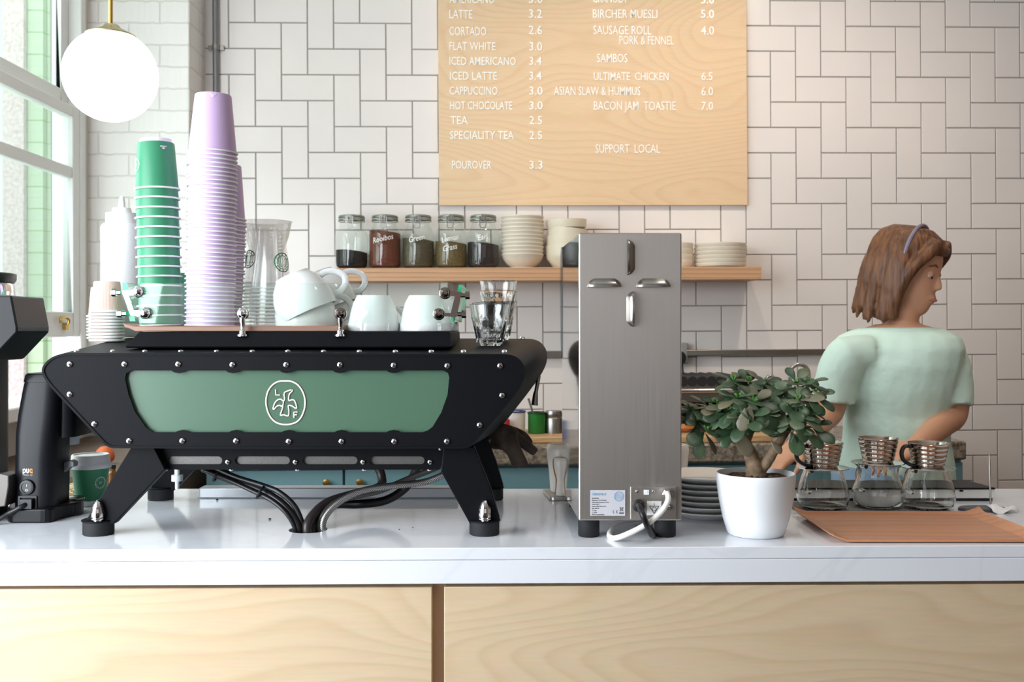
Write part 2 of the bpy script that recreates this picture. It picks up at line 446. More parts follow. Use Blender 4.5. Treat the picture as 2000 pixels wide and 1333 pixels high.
# window 1: frame > sashes, panes, hook
y0, y1 = 1.99, 3.65
g = G(); g.box(-1.64, -1.535, y1, y1 + .04, 1.09, 2.95); g.box(-1.64, -1.535, y0 - .04, y0, 1.09, 2.95); g.box(-1.64, -1.535, y0 - .04, y1 + .04, 2.93, 2.97)
w1 = struct('window_1', g, m_white, loc=(-1.59, 2.8, 1.09), bevel=.004)
g = G(); X0, X1 = -1.615, -1.58
g.box(X0, X1, y1 - .06, y1, 2.136, 2.93); g.box(X0, X1, y0 + .06, y1 - .06, 2.136, 2.2); g.box(X0, X1, y0, y0 + .06, 2.136, 2.93); g.box(X0, X1, y0 + .06, y1 - .06, 2.88, 2.93); g.box(X0 + .005, X1 - .005, 2.80, 2.84, 2.2, 2.88)
part('upper_sash', g, m_white, w1, bevel=.004)
g = G(); X0, X1 = -1.578, -1.54
g.box(X0, X1, y1 - .055, y1, 1.329, 2.14); g.box(X0, X1, y0, y0 + .055, 1.329, 2.14); g.box(X0, X1, y0 + .055, y1 - .055, 1.329, 1.415); g.box(X0, X1, y0 + .055, y1 - .055, 2.10, 2.139)
g.box(X0 + .004, X1 - .004, y0 + .055, y1 - .055, 1.885, 1.925); g.box(X0 + .004, X1 - .004, 2.80, 2.84, 1.41, 2.12)
part('lower_sash', g, m_white, w1, bevel=.004)
m_pane = thin_glass('window_glass', (240, 250, 246), .5, .02, .16)  # whitish haze mixed into the panes imitates bright room reflections
part('upper_pane', G().box(-1.60, -1.596, y0 + .05, y1 - .05, 2.19, 2.89), m_pane, w1, smooth=0)
part('lower_pane', G().box(-1.561, -1.557, y0 + .05, y1 - .05, 1.41, 2.11), m_pane, w1, smooth=0)
hp = P(133, 628, 3.52); hp.x = -1.54
g = G(); g.tube(smooth_poly([hp + Vector((-.004, 0, -.012)), hp + Vector((.012, 0, -.010)), hp + Vector((.018, -.004, .004)), hp + Vector((.014, -.02, .014)), hp + Vector((.012, -.05, .012)), hp + Vector((.013, -.056, -.006))], 5), .005, 8)
g.box(hp.x - .004, hp.x + .012, hp.y - .012, hp.y + .012, hp.z - .03, hp.z - .005)
part('sash_hook', g, m_brass, w1, 'brass sash hook')
struct('trim_1', G().box(-1.66, -1.43, 1.96, 3.70, 1.085, 1.13), m_white, bevel=.006)     # window sill
# outside: granite pier and green painted brick
m_pink = mat('pink_granite', (196, 176, 176), .7, vary=(60, (226, 212, 210)))
m, nt, bs = new_mat('pale_green_brick'); L = nt.links.new
tc = nt.nodes.new('ShaderNodeTexCoord'); sx = nt.nodes.new('ShaderNodeSeparateXYZ'); cb = nt.nodes.new('ShaderNodeCombineXYZ')
L(tc.outputs['Object'], sx.inputs[0]); L(sx.outputs[0], cb.inputs[0]); L(sx.outputs[2], cb.inputs[1])
bt = nt.nodes.new('ShaderNodeTexBrick'); bt.inputs['Scale'].default_value = 1.; bt.inputs['Brick Width'].default_value = .22; bt.inputs['Row Height'].default_value = .1; bt.inputs['Mortar Size'].default_value = .004
bt.inputs['Color1'].default_value = lin((190, 210, 182)); bt.inputs['Color2'].default_value = lin((184, 205, 176)); bt.inputs['Mortar'].default_value = lin((150, 184, 136))
L(cb.outputs[0], bt.inputs['Vector']); L(bt.outputs['Color'], bs.inputs['Base Color']); m_gbrick = m
struct('wall_outside_granite', G().box(P(5, 0, 4.6).x, P(46, 0, 4.6).x, 4.6, 4.63, -.2, 3.6), m_pink, smooth=0)
g = G().box(P(40, 0, 4.72).x, P(84, 0, 4.64).x, 4.64, 4.75, -.2, 3.6); g.box(P(84, 0, 4.64).x + .001, P(190, 0, 4.68).x, 4.68, 4.75, -.2, 3.6)
struct('wall_outside_green', g, m_gbrick, smooth=0)
struct('floor_outside', G().box(-9, -1.63, -3, 12, -.25, -.2), mat('pavement', (200, 198, 194), .8), smooth=0)

# globe pendant
gc = P(216, 148, 2.6); R = 89.5 * 2.6 / F
o = thing('globe_pendant', 'glowing white globe pendant hanging by the window', 'lamp', gc)
prof = [(R * math.sin(PI * k / 24), -R * math.cos(PI * k / 24)) for k in range(25)]; prof[0] = (0, -R); prof[-1] = (0, R)
part('glass_globe', G().lathe(prof, gc, 48), mat('opal_glass', (255, 252, 246), .3, emit=((255, 247, 235), 2.2)), o)
part('cap', G().lathe([(0, R + .012), (.02, R + .012), (.026, R + .004), (.062, R - .014), (.062, R - .017), (0, R - .017)], gc, 32), mat('satin_brass', (206, 196, 160), .3, .9), o)
part('stem', G().tube([gc + Vector((0, 0, R)), Vector((gc.x, gc.y, 3.2))], .0055, 10), m_brass, o)

# ================================================================== menu board and letters
B0 = WQ(863.5, 401.5, .022); B1 = WQ(1466, 401.5, .022)
o = thing('menu_board', 'large birch plywood menu board with raised white letters above the shelf', 'menu board', WW((B0[0] + B1[0]) / 2, B0[1], .012))
g = G().box(B0[0], B1[0], B0[1], 2.86, .005, .022); g.v = [WW(*p) for p in g.v]
part('panel', g, m_board, o, bevel=.001)
m_letter = mat('white_acrylic', (250, 249, 246), .25)
EUn = EU.normalized(); EVn = EV.normalized()
def letters(s, px, py_top, py_bot, px_end):
    py = py_bot; q = WP(px, py, .0225); h = (py_bot - py_top) * q.y / F
    t = text_geo(s, h / .70, .003, 'LEFT', 1.0, .00012)
    x0 = min(v.x for v in t.v); x1 = max(v.x for v in t.v)
    wd = (px_end - px) * q.y / F; k = wd / (x1 - x0)
    t.v = [Vector(((v.x - x0) * k, v.y, v.z)) for v in t.v]
    framed(t, q, EUn, EVn)
    part("lettering", t, m_letter, o, smooth=0, weld=False)
rows = [('AMERICANO', 878, -11, 6, 966), ('3.0', 1033, -11, 6, 1060), ('LATTE', 878, 19, 36, 923), ('3.2', 1033, 18, 35, 1059), ('CORTADO', 878, 52, 69, 950), ('2.6', 1033, 50, 67, 1059),
        ('FLAT WHITE', 878, 82, 98, 968), ('3.0', 1034, 82, 99, 1059), ('ICED AMERICANO', 878, 111, 127, 1008), ('3.4', 1034, 111, 127, 1058), ('ICED LATTE', 879, 140, 156, 971), ('3.4', 1034, 140, 156, 1058),
        ('CAPPUCCINO', 878, 169, 185, 972), ('3.0', 1034, 169, 185, 1060), ('HOT CHOCOLATE', 879, 198, 214, 1001), ('3.0', 1034, 198, 214, 1060), ('TEA', 880, 227, 243, 914), ('2.5', 1034, 227, 243, 1059),
        ('SPECIALITY TEA', 879, 256, 272, 1004), ('2.5', 1034, 256, 272, 1059), ('POUROVER', 883, 314, 330, 960), ('3.3', 1034, 314, 330, 1060),
        ('GRANOLA', 1158, -12, 5, 1224), ('5.0', 1369, -10, 7, 1395), ('BIRCHER MUESLI', 1158, 18, 35, 1285), ('5.0', 1369, 19, 35, 1395), ('SAUSAGE ROLL', 1159, 50, 67, 1273), ('4.0', 1369, 51, 68, 1395),
        ('PORK & FENNEL', 1210, 70, 87, 1317), ('SAMBOS', 1166, 105, 122, 1226), ('ULTIMATE  CHICKEN', 1160, 141, 157, 1307), ('6.5', 1370, 141, 157, 1392), ('ASIAN SLAW & HUMMUS', 1082, 169, 186, 1252), ('6.0', 1370, 170, 187, 1393),
        ('BACON JAM  TOASTIE', 1160, 198, 215, 1321), ('7.0', 1370, 199, 215, 1393), ('SUPPORT  LOCAL', 1163, 282, 299, 1290)]
for r_ in rows: letters(*r_)

# ================================================================== shelf on the wall
SW = .20
S0 = WQ(654, 524, SW); S1 = WQ(1492, 524, SW); SB = WQ(1000, 548.5, SW)[1]; ST = S0[1]
def ply_edge():
    m, nt, b = new_mat('striped_plywood_edge'); L = nt.links.new
    tc = nt.nodes.new('ShaderNodeTexCoord'); s_ = nt.nodes.new('ShaderNodeSeparateXYZ'); L(tc.outputs['Object'], s_.inputs[0])
    n = nt.nodes.new('ShaderNodeTexNoise'); n.inputs['Scale'].default_value = 6
    mp = nt.nodes.new('ShaderNodeMapping'); mp.inputs['Scale'].default_value = (1, 1, 30); L(tc.outputs['Object'], mp.inputs[0]); L(mp.outputs[0], n.inputs[0])
    a = nt.nodes.new('ShaderNodeMath'); a.operation = 'MULTIPLY'; a.inputs[1].default_value = 62; L(s_.outputs[2], a.inputs[0])
    c = nt.nodes.new('ShaderNodeMath'); c.operation = 'FRACT'; L(a.outputs[0], c.inputs[0])
    d = nt.nodes.new('ShaderNodeMath'); d.operation = 'MULTIPLY_ADD'; d.inputs[1].default_value = .35; L(n.outputs[0], d.inputs[0]); L(c.outputs[0], d.inputs[2])
    r = nt.nodes.new('ShaderNodeValToRGB'); e = r.color_ramp.elements; e[0].color = lin((204, 162, 126)); e[1].color = lin((204, 160, 124)); e[0].position = .1; e[1].position = 1
    x = e.new(.8); x.color = lin((192, 148, 112)); x = e.new(.92); x.color = lin((160, 112, 80))
    L(d.outputs[0], r.inputs[0]); L(r.outputs[0], b.inputs['Base Color']); b.inputs['Roughness'].default_value = .5; return m
m_edgeply = ply_edge()
g = G().box(S0[0], S1[0], SB, ST, .005, SW); g.v = [WW(*p) for p in g.v]
sh = thing('wall_shelf', 'long plywood shelf on the tiled wall below the menu board', 'shelf', WW((S0[0] + S1[0]) / 2, SB, .1))
part('shelf_board', g, m_edgeply, sh, bevel=.0015)
for px in (874, 1230):
    u = WQ(px, 560, .06)[0]; g = G().box(u - .012, u + .012, SB - .045, SB, .0045, .1); g.v = [WW(*p) for p in g.v]
    part('bracket', g, m_white, sh, bevel=.002)
def on_shelf(px, w): u = WQ(px, 520, w)[0]; return WW(u, ST, w)
def on_z(px, z, d): return Vector(((px - CX) * d / F, d, z))

# clip-top jars
s1 = WP(800, 500, .1).y / F
JH = 106 * s1; JR = 32.5 * s1
m_jarglass = thin_glass('jar_glass', (249, 252, 250), .6, .03)
jar_specs = [('black tea leaves', (26, 22, 22), .33, 'clip-top glass jar a third full of black tea, leftmost on shelf', None, 692, 1),
             ('rooibos', (92, 46, 30), .68, 'clip-top glass jar of reddish-brown rooibos with white handwriting', 'Rooibos', 757, 2),
             ('green tea', (72, 64, 48), .54, 'clip-top glass jar of grey-green leaf with a curled white word', 'Green', 822, 3),
             ('mixed herbs', (92, 76, 46), .48, 'clip-top glass jar of olive-brown herbs with two lines of white handwriting', 'Lemon|Grass', 886, 4),
             ('dark tea', (38, 30, 30), .46, 'clip-top glass jar half full of dark tea beside the white bowl stack', 'Earl', 949, 5)]
for nm, colr, fill, lab, word, px, seed in jar_specs:
    p = on_shelf(px, .10); o = thing('storage_jar', lab, 'jar', p, 'clip-top jars on the wall shelf')
    body = [(0, .002), (JR * .8, .002), (JR * .95, .006), (JR, .02), (JR, JH * .6), (JR * .93, JH * .69), (JR * .8, JH * .76), (JR * .72, JH * .80), (JR * .72, JH * .86)]
    part('glass_body', G().lathe(body, p, 40), m_jarglass, o)
    rr = random.Random(seed); fr = JR * .93
    def surf(k, a): return 1
    gg = G(); seg = 32; hgt = JH * fill
    ring = lambda r, z, wob: [p + Vector((r * math.cos(2 * PI * i / seg), r * math.sin(2 * PI * i / seg), z + wob * (math.cos(2 * PI * i / seg + PI) * .006 + rr.uniform(-.0012, .0012)))) for i in range(seg)]
    gg.loft([ring(fr * .8, .006, 0), ring(fr * .96, .012, 0), ring(fr, .03, 0), ring(fr, hgt, 1), ring(fr * .6, hgt + .004, .6), ring(fr * .05, hgt + .006, .2)])
    part('contents', gg, mat(nm.replace(' ', '_'), colr, .85, bump=(320, 1., .003), vary=(240, tuple(min(255, int(c * 1.25) + 5) for c in colr))), o)
    lidr = JR * .76
    part('lid', G().lathe([(0, JH * .985), (lidr * .8, JH), (lidr, JH * .985), (lidr, JH * .94), (0, JH * .94)], p, 36), thin_glass('jar_lid_glass', (178, 190, 178), .6, .05, .12), o)
    part('rubber_seal', G().lathe([(lidr * .9, JH * .93), (lidr * 1.03, JH * .93), (lidr * 1.03, JH * .905), (lidr * .9, JH * .905)], p, 36), mat('grey_seal', (150, 156, 140), .6), o)
    w = G()
    for z in (JH * .955, JH * .885): w.tube([p + Vector((lidr * 1.04 * math.cos(a * PI / 16), lidr * 1.04 * math.sin(a * PI / 16), z)) for a in range(32)], .0017, 6, closed=True)
    w.tube([p + Vector((dx, -lidr * 1.07, z)) for dx, z in ((-.012, JH * .955), (-.012, JH * .8), (-.008, JH * .74), (.008, JH * .74), (.012, JH * .8), (.012, JH * .955))], .002, 6)
    w.tube([p + Vector((dx, -lidr * 1.12, z)) for dx, z in ((-.006, JH * .97), (-.007, JH * .86), (.007, JH * .86), (.006, JH * .97))], .002, 6)
    part('wire_clasp', w, m_steel, o)
    if word:
        for li, wd in enumerate(word.split('|')):
            t = text_geo(wd, .03, .0006, 'CENTER', .8); zc = JH * (.5 - .17 * li) if word != 'Earl' else JH * .52
            vs = []
            for v in t.v:
                a = v.x / (JR * 1.012); y = v.y + v.x * .22
                r = JR * 1.012 - v.z
                vs.append(p + Vector((r * math.sin(a), -r * math.cos(a), zc + y)))
            t.v = vs; part('handwriting', t, m_letter, o, smooth=0, weld=False)

# bowl and plate stacks on the shelf
def bowl_profile(r, h, foot, t=.004, rim=.006):
    return [(0, .004), (foot * .8, .004), (foot * .85, 0), (foot, 0), (foot * 1.02, .006), (r * .74, h * .3), (r * .9, h * .6), (r - .002, h - rim), (r, h - rim * .6), (r, h), (r - t, h), (r * .86, h * .6), (r * .66, h * .3), (foot * .7, .012), (0, .012)]
sb = WP(1026, 500, .1).y / F
r0 = 42 * sb
bp_ = bowl_profile(r0, .055, r0 * .55)
p = on_shelf(1026, .10); proto = None
n = 11
for i in range(n):
    z = i * .0143
    lab = 'small cream bowl, %s from the bottom of the bowl stack beside the jars' % ordinal(i + 1) if 0 < i < n - 1 else ('bottom cream bowl of the tall stack beside the jars' if i == 0 else 'topmost cream bowl of the tall stack beside the jars')
    g_ = 'small bowls stacked on the shelf'
    if proto is None: proto = solo('bowl', G().lathe(bp_, p, 40), m_stone, lab, 'bowl', loc=p, group=g_); o = proto
    else:
        o = dup(proto); o['label'] = lab
    o.location = p + Vector((random.uniform(-.0015, .0015), 0, z))
r1 = 41 * sb
p = on_shelf(1112, .11)
def big(r, h): return [(0, .004), (r * .5, .004), (r * .52, 0), (r * .6, 0), (r * .7, .01), (r * .95, h * .4), (r * .985, h * .6), (r, h), (r - .005, h), (r * .92, h * .5), (r * .6, .02), (0, .014)]
z = 0
for i, (hh, dz, nm) in enumerate(((.085, 0, 'lowest large stoneware bowl at the left of the steel dispenser top'), (.07, .05, 'second large stoneware bowl from the bottom, left of the dispenser top'), (.06, .09, 'third large stoneware bowl from the bottom, left of the dispenser top'), (.05, .133, 'topmost large stoneware bowl, tilted on its stack'))):
    o = solo('serving_bowl', G().lathe(big(r1 * (1 - .01 * i), hh), p, 44, RY((0, 1.5, 5, -2)[i])), mat('beige_stoneware', (222, 212, 192), .4), nm, 'bowl', loc=p, group='large bowls on the shelf'); o.location = p + Vector((0, 0, dz))
p = on_shelf(1328, .10)
proto = None
for i in range(4):
    lab = ['lowest', 'second-lowest', 'second-highest', 'topmost'][i] + ' small bowl peeking out right of the steel dispenser'
    if proto is None: proto = solo('bowl', G().lathe([(0, .003), (.035, .003), (.04, 0), (.05, 0), (.058, .01), (.06, .03), (.056, .03), (.05, .012), (0, .008)], p, 40), m_stone, lab, 'bowl', loc=p, group='short bowls right of the dispenser'); o = proto
    else: o = dup(proto); o['label'] = lab
    o.location = p + Vector((0, 0, i * .0215))
p = on_shelf(1412, .105); rp = 50.5 * sb; proto = None
for i in range(6):
    lab = ['bottom', 'second', 'third', 'fourth', 'fifth', 'top'][i] + ' cream side plate of the stack at the right end of the shelf' + ('' if i in (0, 5) else ', counted upward')
    if proto is None: proto = solo('plate', G().lathe([(0, .003), (rp * .6, .003), (rp * .65, 0), (rp * .86, 0), (rp * .96, .005), (rp, .013), (rp, .018), (rp * .95, .018), (rp * .8, .008), (0, .007)], p, 48), m_stone, lab, 'plate', loc=p, group='side plates on the shelf'); o = proto
    else: o = dup(proto); o['label'] = lab
    o.location = p + Vector((random.uniform(-.001, .001), 0, i * .0148))

# ================================================================== rail, socket
rl = WQ(1036, 692, .03); rr_ = WQ(1660, 692, .03)
g = G().box(rl[0], rr_[0], rl[1] - .011, rl[1] + .011, .0045, .034); g.v = [WW(*p) for p in g.v]
solo('cable_rail', g, m_steel, 'steel trunking rail along the tiles above the back counter', 'rail', bevel=.002)
u, v = WQ(1338, 690, .03)
o = thing('wall_socket', 'grey wall socket with black plug beside the steel dispenser', 'socket', WW(u, v, 0))
g = G().box(u - .045, u + .016, v - .04, v + .04, .0045, .04); g.v = [WW(*p) for p in g.v]
part('socket_box', g, mat('socket_grey', (150, 152, 150), .5), o, bevel=.004)
pc = WQ(1331, 700, .07)
g = G().lathe([(0, .0), (.024, 0), (.028, .006), (.028, .03), (0, .032)], WW(pc[0], pc[1], .038), 24, Matrix(((1, 0, 0), (0, 0, -1), (0, 1, 0))))
part('plug', g, m_blackplastic, o)
part('cord', G().tube(smooth_poly([WP(1332, 712, .06), WP(1334, 728, .07), WP(1342, 740, .08), WP(1356, 747, .12)], 6), .0045, 8), m_blackplastic, o)

# ================================================================== back counter
CW = .58
cl = WQ(398, 880, CW)[0]; cr = WQ(1892, 880, CW)[0]; ct = WQ(1400, 868, CW)[1]; cbm = WQ(1400, 905, CW)[1]
g = G().box(cl, cr, cbm, ct, .0045, CW); g.v = [WW(*p) for p in g.v]
solo('granite_worktop', g, m_granite, 'speckled brown granite worktop of the back counter', 'worktop', bevel=.008)
units = [(404, 675), (675, 1110), (1110, 1500), (1500, 1886)]
for i, (a_, b_) in enumerate(units):
    ua = WQ(a_, 920, CW - .03)[0]; ub = WQ(b_, 920, CW - .03)[0]
    lab = ['teal back cabinet with brass knob, seen below the left half of the coffee machine', 'teal back cabinet behind the hoses and right machine leg', 'teal back cabinet behind the steel dispenser and plant pot', 'teal back cabinet at the right end behind the glass servers'][i]
    o = thing('base_cabinet', lab, 'cabinet', WW((ua + ub) / 2, 0, .3), 'teal cabinets under the granite worktop')
    g = G().box(ua, ub, .1, cbm, .0045, CW - .05); g.box(ua + .002, ub - .002, .0, .1, .0045, CW - .11); g.v = [WW(*p) for p in g.v]
    part('body', g, m_teal, o, smooth=0)
    g = G().box(ua + .004, ub - .004, .11, cbm - .012, CW - .05, CW - .03); g.v = [WW(*p) for p in g.v]
    dr = part('door', g, m_teal, o, bevel=.002)
    ku = (ub - .055) if i % 2 == 0 else (ua + .055)
    kv = WQ(650, 944, CW)[1]
    part('knob', G().lathe([(0, 0), (.006, 0), (.006, .012), (.011, .018), (.011, .026), (0, .028)], WW(ku, kv, CW - .031), 16, Matrix(((1, 0, 0), (0, 0, -1), (0, 1, 0)))), m_brass, dr)

def on_bc(px, w, lift=0.): u_ = WQ(px, 860, w)[0]; return WW(u_, ct + lift, w)
# chopping boards
def slab(px0, px1, w0, w1, z0, z1, name, m_, lab, cat):
    u0 = WQ(px0, 850, w1)[0]; u1 = WQ(px1, 850, w1)[0]
    g = G().box(u0, u1, ct + z0, ct + z1, w0, w1); g.v = [WW(*p) for p in g.v]
    return solo(name, g, m_, lab, cat, bevel=.004)
m_boardw = wood('maple_board', (206, 164, 112), (196, 152, 100), (184, 140, 90), .5, 8., (2., 2., 14.))
slab(1000, 1118, .26, .5, 0, .022, 'chopping_board', m_boardw, 'pale wooden board carrying the enamel mugs behind the machine', 'board')
slab(1290, 1512, .24, .54, 0, .024, 'chopping_board', m_boardw, 'pale wooden board behind the jade plant', 'board')
# enamel mugs + shaker on the board
w_ = .38; sm = WP(1050, 830, w_).y / F
def mug(px, r_px, h_px, m_, mr, lab, spoon=False):
    p = on_bc(px, w_, .0225); r = r_px * sm; h = h_px * sm
    o = thing('enamel_mug', lab, 'mug', p)
    part('mug_body', G().lathe([(0, 0), (r * .9, 0), (r * .96, .004), (r * .98, h), (r * .93, h), (r * .9, .006), (0, .006)], p, 36), m_, o)
    part('rim', G().tube([p + Vector((r * .97 * math.cos(a * PI / 18), r * .97 * math.sin(a * PI / 18), h)) for a in range(36)], .003, 8, closed=True), mr, o)
    return o, p, r, h
mug(1006, 24, 43, mat('white_enamel', (236, 234, 230), .2), mat('navy_rim', (50, 60, 110), .3), 'white enamel mug with navy rim on the board behind the gloves')
o, p, r, h = mug(1052, 18, 40, mat('green_enamel', (40, 120, 50), .25), mat('dark_green_rim', (30, 60, 36), .3), 'small green enamel mug with a spoon leaning in it')
solo('spoon', G().tube([p + Vector((.006, 0, .008)), p + Vector((-.03, .004, h + .05))], [.003, .004], 8), m_steel, 'steel spoon handle leaning out of the green mug', 'spoon')
p = on_bc(1085, w_, .0225); r = 17 * sm; h = 44 * sm
solo('spice_shaker', G().lathe([(0, 0), (r, 0), (r, h * .66), (r * .93, h * .7), (r, h * .74), (r, h * .9), (r * .9, h), (0, h)], p, 32), m_steel, 'steel shaker with a grooved lid right of the green mug', 'shaker')
p = on_bc(975, .34, 0); 
o = solo('storage_tin', G().lathe([(0, 0), (.038, 0), (.038, .06), (.036, .064), (0, .064)], p, 30), mat('blue_tin', (40, 70, 110), .35), 'round blue tin half hidden behind the machine corner', 'tin', loc=p)
p = on_bc(988, .45, 0)
solo('storage_tin', G().lathe([(0, 0), (.02, 0), (.02, .075), (.018, .08), (0, .08)], p, 24), mat('red_tin', (190, 40, 50), .35), 'slim red tin between the blue tin and white mug', 'tin', loc=p)

# contact grill
def wb(px0, px1, py0, py1, w0, w1):
    u0, v0 = WQ(px0, py1, w1); u1, v1 = WQ(px1, py0, w1); return u0, u1, v0, v1, w0, w1
o = thing('panini_grill', 'dark contact grill with ribbed lid and steel handle bar behind the plant', 'grill', on_bc(1390, .3))
u0 = WQ(1310, 780, .42)[0]; u1 = WQ(1458, 780, .42)[0]
vt = WQ(1380, 742, .42)[1]; vm_ = WQ(1380, 776, .42)[1]
m_dark = mat('dark_grey_metal', (56, 54, 54), .4, .5)
g = G().box(u0, u1, ct, vm_ - .03, .1, .42); g.v = [WW(*p) for p in g.v]; part('base', g, m_dark, o, bevel=.006)
g = G().box(u0, u1, vm_ - .02, vt, .1, .42); g.v = [WW(*p) for p in g.v]; part('lid', g, mat('warm_grey_metal', (118, 112, 108), .35, .8), o, bevel=.006)
g = G()
nr = 8
for k in range(nr): 
    uu = u0 + (u1 - u0) * (k + .5) / nr; g.tube([WW(uu, vt - .006, .1), WW(uu, vt - .006, .425)], (u1 - u0) / nr * .55, 10)
part('lid_ribs', g, m_dark, o)
vb = WQ(1380, 764, .46)[1]
part('handle_bar', G().tube([WW(u0 + .005, vb, .45), WW(u1 - .005, vb, .45)], .008, 12), m_chrome, o)
g = G(); g.tube([WW(u0 + .01, vb, .42), WW(u0 + .01, vb, .45)], .006, 8); g.tube([WW(u1 - .01, vb, .42), WW(u1 - .01, vb, .45)], .006, 8)
part('handle_arms', g, m_dark, o)
# squash
p = on_bc(1344, .40, .0245); sq = WP(1344, 840, .4).y / F
o = thing('squash', 'orange-brown gourd with a thin stalk half behind the steel dispenser', 'vegetable', p)
part('flesh', G().lathe([(0, 0), (18 * sq, 1 * sq), (24 * sq, 8 * sq), (23 * sq, 16 * sq), (15 * sq, 24 * sq), (7 * sq, 32 * sq), (3 * sq, 37 * sq), (0, 38 * sq)], p, 28), mat('squash_skin', (200, 128, 70), .5, vary=(12, (180, 105, 55))), o)
part('stalk', G().tube([p + Vector((0, 0, 36 * sq)), p + Vector((2 * sq, 0, 44 * sq)), p + Vector((6 * sq, 0, 50 * sq))], [.005, .003, .002], 8), mat('stalk_brown', (120, 90, 56), .7), o)
# taps
def tap(px, top, base_py, span, r, lab, w=.2):
    sc_ = WP(px, 760, w).y / F
    b0 = on_bc(px, w); h = WQ(px, top, w)[1] - ct
    pts = [b0, b0 + Vector((0, 0, h - span / 2))]
    for k in range(1, 9):
        a = PI * k / 8; pts.append(b0 + Vector((span / 2 - span / 2 * math.cos(a), 0, h - span / 2 + span / 2 * math.sin(a))))
    pts.append(pts[-1] + Vector((0, 0, -.03)))
    o = thing('kitchen_tap', lab, 'tap', b0)
    part('spout', G().tube(pts, r, 12), m_chrome, o)
    part('base_collar', G().lathe([(0, 0), (r * 2, 0), (r * 2, .03), (r * 1.4, .04), (0, .04)], b0, 20), m_chrome, o)
tap(1546, 712, 800, 36 * .00195, .0085, 'tall chrome swan-neck tap behind the right side of the plant')
tap(1500, 735, 800, 16 * .00195, .007, 'short dark chrome tap between the two leaf crowns', .22)
# black boxes near the barista
p = on_bc(1592, .42); sb2 = WP(1592, 840, .42).y / F
o = thing('black_appliance_box', 'black box with a yellow sticker behind the right-hand leaves', 'box', p)
g = G().box(p.x - 22 * sb2, p.x + 16 * sb2, p.y - .05, p.y + .05, p.z, p.z + 50 * sb2); part('case', g, m_blackplastic, o, bevel=.006)
g = G().box(p.x - 4 * sb2, p.x + 12 * sb2, p.y - .053, p.y - .0505, p.z + 24 * sb2, p.z + 29 * sb2); part('sticker', g, mat('yellow_sticker', (226, 206, 40), .5), o, 'yellow sticker')
g = G().box(p.x - 16 * sb2, p.x + 2 * sb2, p.y - .053, p.y - .0505, p.z + 36 * sb2, p.z + 44 * sb2); part('display', g, mat('grey_display', (150, 140, 136), .3), o)
p = on_bc(1624, .36)
for k in range(2):
    solo('sugar_cube_box', G().box(p.x - .009, p.x + .009, p.y - .02, p.y + .02, p.z + k * .031, p.z + .028 + k * .031), m_white, ('lower' if k == 0 else 'upper') + ' white little box beside the black box with yellow sticker', 'box', bevel=.002)

def gx0(px, d): return (px - CX) * d / F
# low brown cabinet and oddments below the window
m_brown = mat('brown_wood_stain', (112, 94, 80), .6, vary=(5, (96, 80, 68)))
g = G().box(-1.545, -1.06, 2.75, 3.735, 0, .965)
solo('low_cabinet', g, m_brown, 'brown wooden low cabinet under the window sill', 'cabinet', bevel=.006)
p = Vector((gx0(205, 2.95), 2.95, .9655))
solo('orange', G().lathe([(0, 0), (.014, .002), (.025, .014), (.0275, .027), (.024, .041), (.012, .052), (0, .053)], p, 24), mat('orange_peel', (206, 100, 50), .5, bump=(150, .3, .002)), 'orange fruit on the brown cabinet, seen just above the takeaway cup lid', 'fruit', loc=p)
p = Vector((gx0(220, 2.255), 2.255, 1.0005))
o = thing('amber_bottle', 'small amber bottle on the counter, just right of the lidded green cup', 'bottle', p)
part('bottle_body', G().lathe([(0, 0), (.0125, 0), (.0135, .002), (.0135, .034), (.009, .041), (.006, .044), (.006, .05), (0, .05)], p, 24), mat('amber_glass', (130, 80, 24), .15), o)
part('bottle_cap', G().lathe([(0, .05), (.007, .05), (.007, .058), (0, .058)], p, 20), m_blackplastic, o)

# ================================================================== front counter
m, nt, bs = new_mat('white_quartz'); L = nt.links.new
tc = nt.nodes.new('ShaderNodeTexCoord'); n = nt.nodes.new('ShaderNodeTexNoise'); n.inputs['Scale'].default_value = 3; n.inputs['Detail'].default_value = 8; n.inputs['Distortion'].default_value = 1.2
r = nt.nodes.new('ShaderNodeValToRGB'); e = r.color_ramp.elements; e[0].position = .47; e[0].color = lin((230, 233, 239)); e[1].position = .53; e[1].color = lin((230, 233, 239)); x = e.new(.5); x.color = lin((225, 228, 235))
L(tc.outputs['Object'], n.inputs['Vector']); L(n.outputs['Fac'], r.inputs['Fac']); L(r.outputs['Color'], bs.inputs['Base Color'])
bs.inputs['Roughness'].default_value = .09; bs.inputs['Specular IOR Level'].default_value = .75; m_quartz = m
def fy(x): return 1.6775 + .0206 * x       # front edge of the slab
XL, XR, YB = -1.45, 2.0, 2.29
hole = P(602, 1035, 1.828); HX, HYY = hole.x, 1.828
loop = [(XL, fy(XL)), (XR, fy(XR)), (XR, YB), (XL, YB)]
g = plate(loop, [circle2(HX, HYY, .0335, 32)], .02, lambda x, y, z: Vector((x, y, .99 + z)))
g.loft([[Vector((XL, fy(XL), z)), Vector((XR, fy(XR), z)), Vector((XR, fy(XR) + .03, z)), Vector((XL, fy(XL) + .03, z))] for z in (.941, .9795)])
g.box(XL, XR, YB - .03, YB, .941, .9795)
solo('quartz_worktop', g, m_quartz, 'glossy white quartz counter top across the whole picture', 'counter', smooth=0, bevel=.0012)
